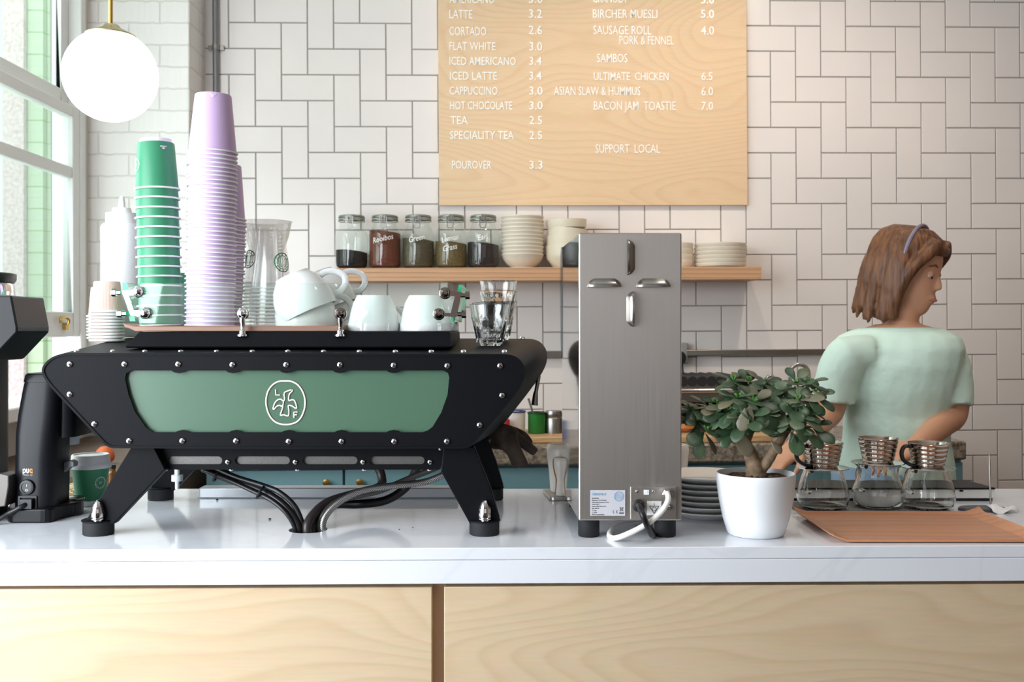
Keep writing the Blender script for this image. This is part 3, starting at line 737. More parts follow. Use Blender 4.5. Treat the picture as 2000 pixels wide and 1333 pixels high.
# base: carcass, two birch panels
m_carcass = mat('brown_carcass', (188, 158, 134), .6)  # the carcass board's own brown
g = G().loft([[Vector((XL, fy(XL) + .03, z)), Vector((XR, fy(XR) + .03, z)), Vector((XR, YB - .04, z)), Vector((XL, YB - .04, z))] for z in (0., .94)])
solo('counter_carcass', g, m_carcass, 'brown plywood carcass of the counter, showing in the gap between the panels', 'counter', smooth=0)
def front_panel(x0, x1, lab):
    g = G().loft([[Vector((x0, fy(x0) + .006, z)), Vector((x1, fy(x1) + .006, z)), Vector((x1, fy(x1) + .0295, z)), Vector((x0, fy(x0) + .0295, z))] for z in (.09, .9345)])
    solo('counter_front_panel', g, m_ply, lab, 'panel', group='birch panels of the counter front', bevel=.0012)
d_ = 1.675
front_panel(XL, (843 - 1000) * d_ / 2000, 'pale birch panel on the left of the counter front')
front_panel((867 - 1000) * d_ / 2000, XR, 'golden birch panel on the right of the counter front')

# ================================================================== espresso machine
em = thing('espresso_machine', 'large black espresso machine with green back panel and bullet-tipped legs', 'coffee machine', (-.393, 1.98, 1.0))
DF = 1.76
out_px = [(210, 876), (563, 878), (917, 877), (1010, 769), (1026, 738), (1025, 712), (1004, 692), (563, 690), (110, 690), (79, 716), (85, 742)]
fr2 = [((x - 1000) * DF / F, CZ - (y - 640) * DF / F) for x, y in out_px]
fr2 = rounded(fr2, [.012, 0, .012, .05, .012, .014, .02, 0, .025, .02, .03], 5)
NO = len(fr2); cxf = -.393; zc = 1.235
def off(poly, d):       # shrink a polygon towards inside
    out = []; m_ = len(poly)
    for i in range(m_):
        a = Vector(poly[i - 1]); p_ = Vector(poly[i]); b = Vector(poly[(i + 1) % m_])
        n1 = (p_ - a); n2 = (b - p_)
        n_ = Vector((-(n1.y + n2.y), n1.x + n2.x)); 
        if n_.length < 1e-9: out.append(tuple(p_)); continue
        n_.normalize(); out.append((p_.x + n_.x * d, p_.y + n_.y * d))
    return out
area_ = sum(fr2[i - 1][0] * fr2[i][1] - fr2[i][0] * fr2[i - 1][1] for i in range(NO))
SG = 1 if area_ > 0 else -1
def skew(poly, d):      # outline at depth d: wider and a little higher towards the barista
    t = (d - DF) / .48; t2 = t
    zt = .022 * min(1, t * 1.15)
    out = []
    for x, z in poly:
        cx = cxf - .0295 * t2
        xx = cxf + (x - cxf) * (1 + (.19 if x < cxf else .135) * t2)
        k = (z - 1.15) / .168
        out.append(Vector((xx, d, z + zt * max(0, k) - .02 * t2 * max(0, 1 - k))))
    return out
DB = 2.24
inn = off(fr2, SG * .004)
secs = [skew(inn, DF + .03), skew(inn, DF), skew(fr2, DF), skew(fr2, DF + .12), skew(fr2, DF + .24), skew(fr2, DF + .36), skew(fr2, DB - .02), skew(off(fr2, SG * .012), DB)]
part('body_shell', G().loft(secs, cap0=False), m_black, em, smooth=30)
def ztop(d): return 1.361 - 50 * DF / F + .022 * min(1, (d - DF) / .48 * 1.15)
EP = lambda x, y, d=DF: ((x - 1000) * d / F, CZ - (y - 640) * d / F)
win = [(250, 768), (244, 738), (247, 726), (262, 724)]
wt = []; wb_ = []
for sx_ in (349, 455, 560, 664, 769):
    wt += [(sx_ - 14, 724), (sx_ - 9, 727.5), (sx_, 729.5), (sx_ + 9, 727.5), (sx_ + 14, 724)]
for sx_ in (769, 667, 564, 461, 357):
    wb_ += [(sx_ + 14, 845), (sx_ + 9, 842), (sx_, 840.5), (sx_ - 9, 842), (sx_ - 14, 845)]
win = [(300, 845)] + [(286, 836), (264, 805), (251, 770), (244.5, 740), (247, 729), (258, 724)] + wt + [(866, 724), (875, 729), (877.5, 738), (874, 772), (862, 806), (845, 834), (836, 841), (826, 845)] + wb_
# keep the outline monotone along the bottom
hole_p = [EP(x, y, DF + .003) for x, y in win]
pan = plate(inn, [hole_p], .004, lambda x, y, z: Vector((x, DF + .004 + z, y)))
part('back_panel', pan, m_black, em, smooth=0)
ins = plate([EP(x, y, DF + .014) for x, y in rounded([(230, 712), (890, 712), (880, 800), (840, 856), (290, 856), (240, 800)], 4)], [], .004, lambda x, y, z: Vector((x, DF + .012 + z, y)))
part('green_panel', ins, mat('sage_green_lacquer', (74, 104, 84), .3, spec=.5), em, 'sage green recessed panel', smooth=0)
# emblem
m_pinkl = mat('pale_pink_print', (250, 225, 220), .5)
ZQ = DF + .0088
def ep3(x, y): q = EP(x, y, ZQ); return Vector((q[0], ZQ, q[1]))
lg = G(); k_ = 120 / 1333.
zz = lambda pts: [ep3(500 + x * k_, 730 + y * k_) for x, y in pts]
ring = zz([(640, 162), (760, 170), (900, 240), (1000, 370), (1055, 520), (1065, 680), (1030, 840), (960, 980), (850, 1070), (670, 1110), (490, 1085), (360, 1000), (270, 860), (222, 680), (225, 520), (270, 370), (370, 240), (500, 172)])
lg.tube(smooth_poly(ring, 6, True), 17 * k_ * ZQ / F, 8, closed=True, flat=.5)
bird = zz([(770, 355), (700, 375), (625, 410), (610, 470), (622, 540), (600, 600), (545, 560), (505, 560), (450, 590), (400, 660), (372, 765), (400, 770), (450, 715), (515, 690), (560, 715), (580, 690), (575, 760), (530, 905), (600, 895), (640, 910), (705, 915), (715, 800), (700, 720), (715, 690), (780, 705), (870, 760), (880, 720), (860, 640), (825, 580), (770, 572), (715, 590), (712, 520), (725, 450), (790, 375)])
lg.tube(smooth_poly(bird, 3, True), 14 * k_ * ZQ / F, 8, closed=True, flat=.5)
lg.tube(zz([(600, 590), (585, 700)]), 13 * k_ * ZQ / F, 8, flat=.5)
lg.tube(zz([(425, 345), (432, 465), (515, 468)]), 14 * k_ * ZQ / F, 8, flat=.5)
lg.tube(zz([(900, 838), (820, 840), (824, 965)]), 14 * k_ * ZQ / F, 8, flat=.5); lg.tube(zz([(822, 898), (888, 896)]), 14 * k_ * ZQ / F, 8, flat=.5)
part('emblem', lg, m_pinkl, em, 'pale pink bird emblem in an oval with letters L and F', weld=False)
# screws
m_sock = mat('socket_black', (12, 12, 14), .6)
def screw_geo(r):
    g = G().lathe([(0, r * .62), (r * .42, r * .62), (r * .8, r * .45), (r, r * .08), (r, -.001)], seg=18)
    g.lathe([(0, r * .64), (r * .38, r * .64), (r * .40, r * .55)], seg=6, mi=1); return g
base_s = None
def screw(p, M, r=.0056):
    global base_s
    if base_s is None:
        base_s = link_mesh('screw', screw_geo(.0056), [m_chrome, m_sock], em, loc=Vector((0, 0, 0))); o = base_s
    else: o = base_s.copy(); C.objects.link(o); o.parent = em
    o.location = Vector(p) - em.location; o.rotation_euler = M.to_euler(); o.scale = [r / .0056] * 3
MF = RX(90)
for x, y in [(136, 712), (243, 712), (348, 712), (454, 713), (559, 713), (664, 713), (769, 714), (874, 715), (977, 715), (136, 771), (981, 773), (184, 829), (937, 831),
             (252, 862), (356, 862), (461, 862), (564, 863), (667, 863), (770, 863), (873, 863)]:
    q = EP(x, y, DF); screw((q[0], DF + .002, q[1]), MF)
for x in (149, 220, 283, 353, 423, 493, 562, 632, 702, 772, 842, 905, 985):
    d = 1.80; screw(((x - 1000) * d / F, d, ztop(d) - .0005), Matrix.Identity(3), .0054)
for x, y, d in ((430, 0, 2.15), (1020, 0, 2.18)):
    screw(((x - 1000) * d / F, d, ztop(d) - .0005), Matrix.Identity(3), .006)
# lower box with vents
DL = 1.795
lb = [EP(x, y, DL) for x, y in ((268, 872), (872, 872), (862, 910), (858, 918), (308, 918), (298, 912))]
g = plate(lb, [[EP(x, y, DL) for x, y in stadium(a, a + 107, 892, 908)] for a in (327, 459, 591, 722)], .004, lambda x, y, z: Vector((x, DL + .002 + z, y)))
part('lower_housing', g, m_black, em, smooth=0)
lb2 = [(x, z) for x, z in off(lb, .0005)]
g = G().prism(lb, DL + .012, DL + .33, lambda x, y, d: Vector((x, d, y))); part('lower_tray', g, m_black, em, smooth=0)
m, nt, bs = new_mat('perforated_steel'); L = nt.links.new
tc = nt.nodes.new('ShaderNodeTexCoord'); vo = nt.nodes.new('ShaderNodeTexVoronoi'); vo.inputs['Scale'].default_value = 460; vo.inputs['Randomness'].default_value = .15
rp_ = nt.nodes.new('ShaderNodeValToRGB'); rp_.color_ramp.elements[0].position = .28; rp_.color_ramp.elements[0].color = lin((30, 30, 32)); rp_.color_ramp.elements[1].position = .42; rp_.color_ramp.elements[1].color = lin((112, 110, 108))
L(tc.outputs['Object'], vo.inputs['Vector']); L(vo.outputs['Distance'], rp_.inputs[0]); L(rp_.outputs[0], bs.inputs['Base Color']); bs.inputs['Metallic'].default_value = .6; bs.inputs['Roughness'].default_value = .4; m_mesh = m
for a in (327, 459, 591, 722):
    g = plate([EP(x, y, DL) for x, y in stadium(a - 3, a + 110, 889, 911)], [], .002, lambda x, y, z: Vector((x, DL + .0065 + z, y)))
    part('vent_mesh', g, m_mesh, em, smooth=0)
for x in (314, 445, 577, 709, 840):
    q = EP(x, 903, DL); screw((q[0], DL - .0005, q[1]), MF, .0046)
for x in (323, 451, 580, 711, 838):
    q = EP(x, 918, DL + .01); screw((q[0], DL + .012, q[1] - .0005), RX(180), .004)
for x in (272, 860):
    q = EP(x, 879, 1.78); screw((q[0], 1.782, q[1] + .001), RX(180), .004)
# legs, feet and bullets
def leg(poly, d0, d1, fx, tip=True, tipx=None):
    lo = [EP(x, y, 1.775) for x, y in poly]
    g = G().prism(lo, d0, d1, lambda x, y, d: Vector((x, d, y)))
    # small shoe plate above the foot
    cy = (d0 + d1) / 2
    g.lathe([(0, 1.0265), (.0285, 1.0265), (.0285, 1.0235), (0, 1.0235)], (fx, cy, 0), 28)
    lg_ = part('leg', g, m_black, em, smooth=0, bevel=.0015)
    part('foot', G().lathe([(0, 0), (.0245, 0), (.0262, .0015), (.0262, .0235), (0, .0235)], (fx, cy, 1.0), 32), m_rubber, lg_)
    if tip:
        s_ = .0112
        part('bullet_tip', G().lathe([(0, 0), (s_ * .72, 0), (s_ * .72, .003), (s_, .004), (s_, .006), (s_ * .92, .007), (s_, .008), (s_ * 1.02, .013), (s_ * .98, .019), (s_ * .82, .026), (s_ * .55, .0325), (s_ * .3, .0365), (0, .038)], (tipx, d0 - .006, 1.0255), 28), m_chrome, lg_)
L1 = [(256, 874), (300, 874), (322, 918), (221, 1025), (172, 1025), (168, 1016)]
L2 = [(866, 874), (926, 874), (959, 956), (976, 1014), (970, 1025), (918, 1025), (861, 922)]
sp_ = 1.787
leg(L1, 1.776, 1.80, (192 - 1000) * sp_ / F, True, (192 - 1000) * 1.772 / F)
leg(L2, 1.776, 1.80, (946 - 1000) * sp_ / F, True, (947 - 1000) * 1.772 / F)
def shift(poly, dx): return [(x + dx, y) for x, y in poly]
rx = (314 - 1000) * 2.15 / F
leg(shift(L1, (rx - (192 - 1000) * sp_ / F) / 1.775 * F), 2.138, 2.162, rx, False)
leg(shift(L2, 4), 2.138, 2.162, (950 - 1000) * sp_ / F, False)
# drip rail on the barista side
ra = P(400, 948, 2.2); rb = P(895, 971, 2.2)
part('drip_rail', G().box(ra.x, rb.x, 2.16, 2.2, 1.0005, ra.z), mat('satin_grey_metal', (172, 176, 180), .35, .6), em, bevel=.002)
# drain valve and hoses
v0 = P(346, 916, 2.0)
part('drain_valve', G().tube([v0, v0 + Vector((0, 0, -.012)), v0 + Vector((0, 0, -.0125)), v0 + Vector((0, 0, -.024)), v0 + Vector((0, 0, -.0245)), v0 + Vector((0, 0, -.04))], [.005, .005, .011, .011, .004, .004], 12), mat('frosted_plastic', (214, 220, 222), .3), em)
def hose(pts, r, m_, nm, mo=1): part(nm, G().tube(smooth_poly([P(x, y, d) for x, y, d in pts], 8), r, 12), m_, em, weld=False)
m, nt, bs = new_mat('braided_steel'); L = nt.links.new
tc = nt.nodes.new('ShaderNodeTexCoord'); ck = nt.nodes.new('ShaderNodeTexWave'); ck.inputs['Scale'].default_value = 160; ck.wave_type = 'BANDS'; ck.bands_direction = 'DIAGONAL'; ck.inputs['Distortion'].default_value = 1.
rp_ = nt.nodes.new('ShaderNodeValToRGB'); rp_.color_ramp.elements[0].color = lin((52, 50, 50)); rp_.color_ramp.elements[1].color = lin((186, 184, 182))
L(tc.outputs['Object'], ck.inputs[0]); L(ck.outputs['Fac'], rp_.inputs[0]); L(rp_.outputs[0], bs.inputs['Base Color']); bs.inputs['Metallic'].default_value = .9; bs.inputs['Roughness'].default_value = .35; m_braid = m
m_hose = mat('black_hose', (20, 20, 22), .3)
hose([(640, 1060, 1.83), (630, 1028, 1.832), (642, 1000, 1.84), (672, 975, 1.85), (712, 958, 1.86), (770, 949, 1.87), (825, 943, 1.88), (862, 930, 1.88), (880, 918, 1.88)], .0063, m_braid, 'braided_hose')
hose([(634, 1060, 1.84), (622, 1030, 1.845), (632, 1004, 1.85), (660, 980, 1.87), (705, 968, 1.88), (745, 958, 1.89), (800, 935, 1.9), (850, 915, 1.9), (868, 905, 1.9)], .0058, mat('dark_braided_hose', (84, 80, 78), .4, .6), 'braided_hose')
hose([(618, 1060, 1.835), (609, 1030, 1.84), (622, 1004, 1.86), (650, 986, 1.89), (700, 985, 1.93), (752, 978, 1.95), (790, 955, 1.96), (806, 930, 1.95), (818, 905, 1.94)], .0085, m_hose, 'drain_hose')
hose([(606, 1060, 1.82), (600, 1030, 1.822), (612, 1006, 1.84), (640, 982, 1.87), (690, 966, 1.9), (740, 952, 1.92), (745, 930, 1.93), (734, 905, 1.93)], .0085, mat('brown_black_hose', (48, 42, 42), .35), 'drain_hose')
hose([(586, 1060, 1.828), (584, 1032, 1.826), (568, 1002, 1.83), (540, 976, 1.84), (500, 954, 1.86), (450, 938, 1.88), (410, 922, 1.9), (395, 905, 1.9)], .0072, m_hose, 'power_cable')
hose([(594, 1060, 1.83), (592, 1030, 1.83), (576, 990, 1.83), (545, 962, 1.835), (510, 948, 1.85), (460, 932, 1.87), (420, 914, 1.88), (415, 905, 1.88)], .0048, m_blackplastic, 'power_cable')
hose([(580, 1060, 1.822), (575, 1030, 1.82), (558, 1002, 1.82), (530, 978, 1.83), (490, 958, 1.85), (440, 935, 1.87), (395, 918, 1.89)], .004, m_blackplastic, 'power_cable')
for x, y, d in ((424, 929, 1.885), (509, 962, 1.845)):
    c_ = P(x, y, d); t = Vector((1, 0, -.6)).normalized()
    pts = [c_ + Vector((0, 0, 0)) + (Vector((.6, 0, 1)).normalized() * math.cos(a * PI / 8) + Vector((0, 1, 0)) * math.sin(a * PI / 8)) * .0125 for a in range(16)]
    part('cable_tie', G().tube(pts, .0022, 8, closed=True), m_blackplastic, em)
# steam wand and second wand
def tubepart(pts, rs, m_, nm): part(nm, G().tube(smooth_poly([P(*p) for p in pts], 6), rs, 10), m_, em, weld=False)
part('steam_wand', G().tube([P(1053, 724, 2.2), P(1052, 738, 2.2), P(1047, 765, 2.2), P(1046, 770, 2.2), P(1044, 792, 2.2)], [.0042, .0042, .0042, .0055, .0075], 12), m_steel, em)

# ---------------- cup tray on top of the machine with its glass rail
ZT = 1.3535
tx0, tx1 = (248 - 1000) * 1.83 / F, (878 - 1000) * 1.83 / F
def quad(x0, x1, y0, y1, z): return [Vector((x0, y0, z)), Vector((x1, y0, z)), Vector((x1, y1, z)), Vector((x0, y1, z))]
g = G().loft([quad(tx0, tx1, 1.83, 2.16, 1.3245), quad(tx0 - .002, tx1 + .002, 1.828, 2.162, 1.327), quad(tx0 + .016, tx1 + .001, 1.842, 2.16, 1.351), quad(tx0 + .018, tx1 - .001, 1.845, 2.158, ZT)])
part('cup_tray', g, m_black, em, smooth=0)
GD = 1.848
gx = lambda px, d=GD: (px - 1000) * d / F
gz = lambda py, d=GD: CZ - (py - 640) * d / F
gl = rounded([(gx(272), gz(632)), (gx(885), gz(632)), (gx(885), gz(554)), (gx(272), gz(554))], .006, 4)
front = G()
front.add([Vector((x, GD - .003, z)) for x, z in gl] + [Vector((x, GD + .003, z)) for x, z in gl], [tuple(range(len(gl))), tuple(range(len(gl), 2 * len(gl)))], 0)
nn = len(gl)
front.add([Vector((x, GD - .003, z)) for x, z in gl] + [Vector((x, GD + .003, z)) for x, z in gl], [(i, (i + 1) % nn, nn + (i + 1) % nn, nn + i) for i in range(nn)], 1)
m_rail = thin_glass('rail_glass', (251, 255, 253), .5)
part('front_glass', front, [m_rail, m_paleedge], em, smooth=0, weld=False)
for a_, b_, c_, d_2 in (((237, 553), (247, 553), (263, 628), (252, 628)), ((896, 556), (903, 557), (887, 629), (879, 628))):
    g = G(); y0_, y1_ = 1.852, 2.12
    A = [Vector((gx(q[0]), y0_, gz(q[1]))) for q in (a_, b_, c_, d_2)]; B = [Vector((v.x, y1_, v.z)) for v in A]
    vs = A + B
    g.add(vs, [(0, 1, 2, 3), (4, 5, 6, 7), (0, 1, 5, 4), (2, 3, 7, 6)], 1); g.add(vs, [(1, 2, 6, 5), (0, 3, 7, 4)], 0)
    part('side_glass', g, [m_rail, m_edge], em, smooth=0, weld=False)
m_dchrome = mat('dark_chrome', (120, 108, 102), .16, 1.)
for px in (476, 666):
    mm_ = m_chrome
    g = G(); b = Vector((gx(px), GD - .008, gz(657))); top = Vector((gx(px), GD - .008, gz(613)))
    g.lathe([(0, 0), (.0105, 0), (.0105, .003), (.007, .004), (.007, .010), (.004, .012), (.004, .016), (0, .016)], b, 20)
    post = part('rail_post', g, mm_, em)
    part('post_arm', G().tube([b + Vector((0, 0, .012)), b + Vector((0, .001, .02)), b + Vector((0, -.001, .026)), top], [.0045, .0045, .005, .0055], 12), m_dchrome if px > 600 else m_chrome, post)
    g = G().lathe([(0, .010), (.004, .0095), (.0075, .006), (.0095, .002), (.0095, 0), (.011, -.001), (.011, -.006), (0, -.006)], top, 24, RX(90))
    part('post_ball', g, m_dchrome if px > 600 else m_chrome, post)
def bracket(pts_top, pts_bot, spine, m_, side):
    g = G(); d = GD - .010
    V_ = lambda q: Vector((gx(q[0], d), d, gz(q[1], d)))
    arm = plate([EP(x, y, d) for x, y in rounded(spine, 1.5, 3)], [], .004, lambda x, y, z: Vector((x, d + z, y)))
    br = part('corner_bracket', arm, m_, em, smooth=0, bevel=.0008)
    for c_ in (pts_top, pts_bot):
        part('clamp_ball', G().lathe([(0, .010), (.004, .0095), (.0075, .006), (.0092, .002), (.0092, 0), (.0108, -.001), (.0108, -.008), (0, -.008)], V_(c_), 24, RX(90)), m_, br)
    for q in side:
        a = V_(q); dx = .016 if q[0] > 600 else -.016
        part('clamp_bolt', G().tube([a, a + Vector((dx * .5, 0, 0)), a + Vector((dx * .51, 0, 0)), a + Vector((dx, 0, 0))], [.004, .004, .007, .007], 6), m_, br)
bracket((269, 570), (283, 612), [(238, 568), (262, 566), (272, 565), (272, 575), (264, 577), (252, 577), (262, 607), (274, 607), (284, 607), (285, 617), (272, 617), (256, 617)], m_chrome, ((236, 572), (247, 613)))
bracket((869, 573), (857, 614), [(869, 568), (885, 569), (902, 571), (892, 620), (868, 618), (857, 617), (858, 611), (880, 612), (888, 579), (872, 578)], m_dchrome, ((900, 577), (893, 614)))
# black end clips of the tray

# ================================================================== things on the machine
wx0, wx1 = gx(236), gx(664)
ZW = 1.3635
sec = [(wx0, ZW + .005), (wx0 + .008, ZW + .003), (wx0 + .022, ZW), (wx1 - .012, ZW), (wx1 - .004, ZW + .001), (wx1, ZW + .003)]
top = [(x, z) for x, z in sec]; bot = [(x + (.004 if i < 2 else 0), (ZT + .0006 if i > 1 else z - .0075)) for i, (x, z) in enumerate(sec)]
poly = top + bot[::-1]
g = G().prism(poly, 1.857, 2.125, lambda x, z, d: Vector((x, d, z)))
solo('serving_tray', g, m_walnut, 'thin brown wooden tray under the paper cup stacks on the machine', 'tray', bevel=.0012)

def cup_geo(R, Rb, H, rimr):
    """inverted paper cup: rim at z=0, base at z=H"""
    t = .0006; band = .0
    body = [(R - .001, .001), (Rb, H - .002), (Rb - .001, H), (Rb - .004, H), (Rb - .0045, H - .006), (0, H - .006)]
    inner = [(0, H - .0075), (Rb - .0055, H - .0075), (R - .0018, .001), (R - .001, .001)]
    return G().lathe(body + inner, seg=44), G().lathe([(R - .0012, -.0002), (R + rimr, rimr * .2), (R + rimr * 1.25, rimr * 1.0), (R + rimr, rimr * 1.8), (R - .0005, rimr * 2.1)], seg=44)
m_green = mat('green_paper', (62, 140, 104), .38, spec=.4)
m_lilac = mat('lilac_paper', (206, 178, 218), .42)
m_paperw = mat('white_paper', (244, 243, 244), .5)
def stack(name, geo, mats, n, base, dz, lean, labf, group, deco=None, cat='cup', jitter=.0006):
    body, rim = geo; out = []
    rt = link_mesh(name, body, mats[0], None, loc=Vector((0, 0, 0))); r_ = link_mesh('rim', rim, mats[1], rt, loc=Vector((0, 0, 0)))
    for i in range(n):
        o = rt if i == 0 else dup(rt)
        o.location = base + Vector((lean[0] * i * dz + random.uniform(-jitter, jitter), lean[1] * i * dz, i * dz)); o.rotation_euler = (random.uniform(-.006, .006), math.atan(lean[0]) + random.uniform(-.006, .006), random.uniform(0, 6) if deco is None else 0)
        tag(o, labf(n - i, n), cat, group); out.append(o)
    return out
def lab_stack(desc, where):
    def f(k, n):      # k counted from the top
        if k == 1: return 'topmost %s of %s' % (desc, where)
        if k == n: return 'lowest %s of %s' % (desc, where)
        return '%s, %s from the top of %s' % (desc, ordinal(k), where)
    return f
# green stack
gcup = cup_geo(.0398, .0338, .088, .0016)
sg = stack('paper_cup', gcup, (m_green, m_paperw), 15, Vector(((314 - 1000) * 1.93 / F, 1.93, ZW)), .0183, (-.028, 0), lab_stack('green paper cup', 'the front green stack'), 'green paper cups stacked upside down')
topc = sg[-1]
part('cup_base', G().lathe([(.0285, .086), (.0285, .0955), (.0265, .0955), (.0265, .088)], seg=40), m_paperw, topc, 'white base ring', loc=Vector((0, 0, 0)))
def on_cup(o, g, R, Rb, H, ang, zc, m_, nm='printed_mark', lift=.0004):
    """wrap flat geometry g (x right, y up, z out) on an inverted cup's side; ang = 0 faces the camera"""
    vs = []
    for v in g.v:
        z = zc + v.y; r = R + (Rb - R) * z / H + lift + max(0, v.z); a = ang + v.x / r
        vs.append(Vector((r * math.sin(a), -r * math.cos(a), z)))
    gg = G(); gg.v = vs; gg.f = g.f; gg.m = g.m
    c = part(nm, gg, m_, o, smooth=0, weld=False, loc=Vector((0, 0, 0))); return c
def roundel(r, w):
    g = G()
    g.tube([Vector((r * math.cos(a * PI / 18), r * math.sin(a * PI / 18), 0)) for a in range(36)], w * .5, 6, closed=True)
    for k in range(14):
        a = 2 * PI * k / 14
        g.merge(G().box(-.0006, .0006, r * .76, r * .93, -.0001, .0003), Matrix.Rotation(a, 4, 'Z'))
    t = text_geo('LF', r * .6, .0002, 'CENTER'); g.merge(t, Matrix.Translation((0, -r * .2, 0)))
    return g
for o in sg: o.rotation_euler.z = 0
on_cup(topc, roundel(.0125, .0008), .0398, .0338, .088, -.95, .045, m_paperw)
def leafmark():
    g = G()
    for k in range(5): g.merge(G().box(-.0004, .0004, 0, .0035, 0, .0003), Matrix.Rotation((k - 2) * .5, 4, 'Z'))
    for k in range(6): g.box(-.006 + k * .0021, -.0048 + k * .0021, -.0030, -.0008, 0, .0003)
    return g
on_cup(topc, leafmark().xf(Matrix.Rotation(PI, 4, 'Z')), .0398, .0338, .088, .72, .076, m_paperw)
s2 = stack('paper_cup', gcup, (m_green, m_paperw), 2, Vector(((337 - 1000) * 2.06 / F, 2.06, ZW)), .0183, (0, 0), lambda k, n: ('upper' if k == 1 else 'lower') + ' green paper cup of the short pair hidden between green and lilac stacks', 'green paper cups stacked upside down')
# lilac stacks
lcup = cup_geo(.0452, .0335, .110, .0014)
sl = stack('paper_cup', lcup, (m_lilac, m_paperw), 42, Vector(((410.5 - 1000) * 1.93 / F, 1.93, ZW)), .00793, (.012, 0), lab_stack('lilac paper cup', 'the tall front lilac stack'), 'lilac paper cups stacked upside down', jitter=.0008)
for o in sl: o.rotation_euler.z = 0
on_cup(sl[-1], leafmark().xf(Matrix.Rotation(PI, 4, 'Z')), .0452, .0335, .110, .25, .103, m_paperw)
on_cup(sl[-1], G().box(-.00015, .00015, -.052, .052, 0, .0001), .0452, .0335, .110, -.35, .054, mat('seam_mauve', (180, 150, 190), .5), 'seam')
sl2 = stack('paper_cup', lcup, (m_lilac, m_paperw), 28, Vector(((428 - 1000) * 2.06 / F, 2.06, ZW)), .00793, (.035, 0), lab_stack('lilac paper cup', 'the shorter lilac stack behind'), 'lilac paper cups stacked upside down', jitter=.0008)
# ripple cups
m_ripple, nt, bs = new_mat('ripple_kraft'); L = nt.links.new
tc = nt.nodes.new('ShaderNodeTexCoord'); sx = nt.nodes.new('ShaderNodeSeparateXYZ'); at = nt.nodes.new('ShaderNodeMath'); at.operation = 'ARCTAN2'
L(tc.outputs['Object'], sx.inputs[0]); L(sx.outputs[1], at.inputs[0]); L(sx.outputs[0], at.inputs[1])
m1 = nt.nodes.new('ShaderNodeMath'); m1.operation = 'MULTIPLY'; m1.inputs[1].default_value = 66; L(at.outputs[0], m1.inputs[0])
m2 = nt.nodes.new('ShaderNodeMath'); m2.operation = 'SINE'; L(m1.outputs[0], m2.inputs[0])
r_ = nt.nodes.new('ShaderNodeValToRGB'); r_.color_ramp.elements[0].color = lin((228, 186, 166)); r_.color_ramp.elements[1].color = lin((250, 238, 230)); r_.color_ramp.elements[0].position = .2; r_.color_ramp.elements[1].position = .6
L(m2.outputs[0], r_.inputs[0]); L(r_.outputs[0], bs.inputs['Base Color']); bs.inputs['Roughness'].default_value = .7
rcup = cup_geo(.0310, .0250, .062, .0024)
stack('ripple_cup', rcup, (m_ripple, m_paperw), 10, Vector(((209 - 1000) * 2.05 / F, 2.05, ztop(2.05) + .0008)), .0064, (0, 0), lab_stack('small ripple paper cup', 'the right ripple stack by the window'), 'small ripple cups stacked upside down')
stack('ripple_cup', rcup, (m_ripple, m_paperw), 8, Vector(((203 - 1000) * 2.125 / F, 2.125, ztop(2.125) + .0008)), .0064, (0, 0), lab_stack('small ripple paper cup', 'the rear ripple stack nearest the window'), 'small ripple cups stacked upside down')
# squeeze bottle
p = Vector(((238 - 1000) * 2.212 / F, 2.212, ztop(2.212) + .0006))
sc_ = 2.212 / F
o = thing('squeeze_bottle', 'frosted white squeeze bottle with pointed nozzle behind the ripple cups', 'bottle', p)
zb = lambda y: (660 - y) * sc_
m_frost = mat('frosted_white_plastic', (244, 245, 247), .35, sub=.3)
part('bottle_body', G().lathe([(0, 0), (37 * sc_, 0), (39 * sc_, .004), (39 * sc_, zb(445)), (36 * sc_, zb(440)), (30 * sc_, zb(438)), (30 * sc_, zb(420)), (0, zb(420))], p, 36), m_frost, o)
part('screw_cap', G().lathe([(0, zb(421)), (30.5 * sc_, zb(421)), (30.5 * sc_, zb(418)), (19 * sc_, zb(417)), (17 * sc_, zb(408)), (7 * sc_, zb(406)), (5 * sc_, zb(388)), (3.5 * sc_, zb(385)), (0, zb(385))], p, 32), m_white, o)

# clear plastic cups
m_pla = thin_glass('clear_plastic', (255, 255, 255), .4, .06, .006, 1.3)
m_logog = mat('dark_green_print', (28, 100, 62), .5)
def clear_geo(R, Rb, H):
    b = G().lathe([(0, H - .004), (Rb - .003, H - .004), (Rb - .001, H), (Rb, H - .002), (R, .003)], seg=40)
    r = G().lathe([(R - .0008, 0), (R + .0016, 0), (R + .0022, .0014), (R + .0016, .0028), (R - .0003, .003)], seg=40)
    return b, r
m_plarim = thin_glass('clear_plastic_rim', (232, 234, 236), .6, .08, .25, 1.4)
cg = clear_geo(.0385, .0255, .118)
def emblem_disc(r):
    g = G()
    for rr, w in ((r, .0011), (r * .72, .0007)):
        g.tube([Vector((rr * math.cos(a * PI / 18), rr * math.sin(a * PI / 18), 0)) for a in range(36)], w, 6, closed=True)
    for k in range(12):
        if k in (3, 9): continue
        g.merge(G().box(-.0008, .0008, r * .78, r * .93, -.0001, .0003), Matrix.Rotation(2 * PI * k / 12, 4, 'Z'))
    for sx_ in (-1, 1):
        for q in (.25, .45): g.tube(smooth_poly([Vector((sx_ * r * q, r * .5, 0)), Vector((sx_ * r * (q + .1), 0, 0)), Vector((sx_ * r * q * .7, -r * .5, 0))], 4), .0007, 6)
    return g
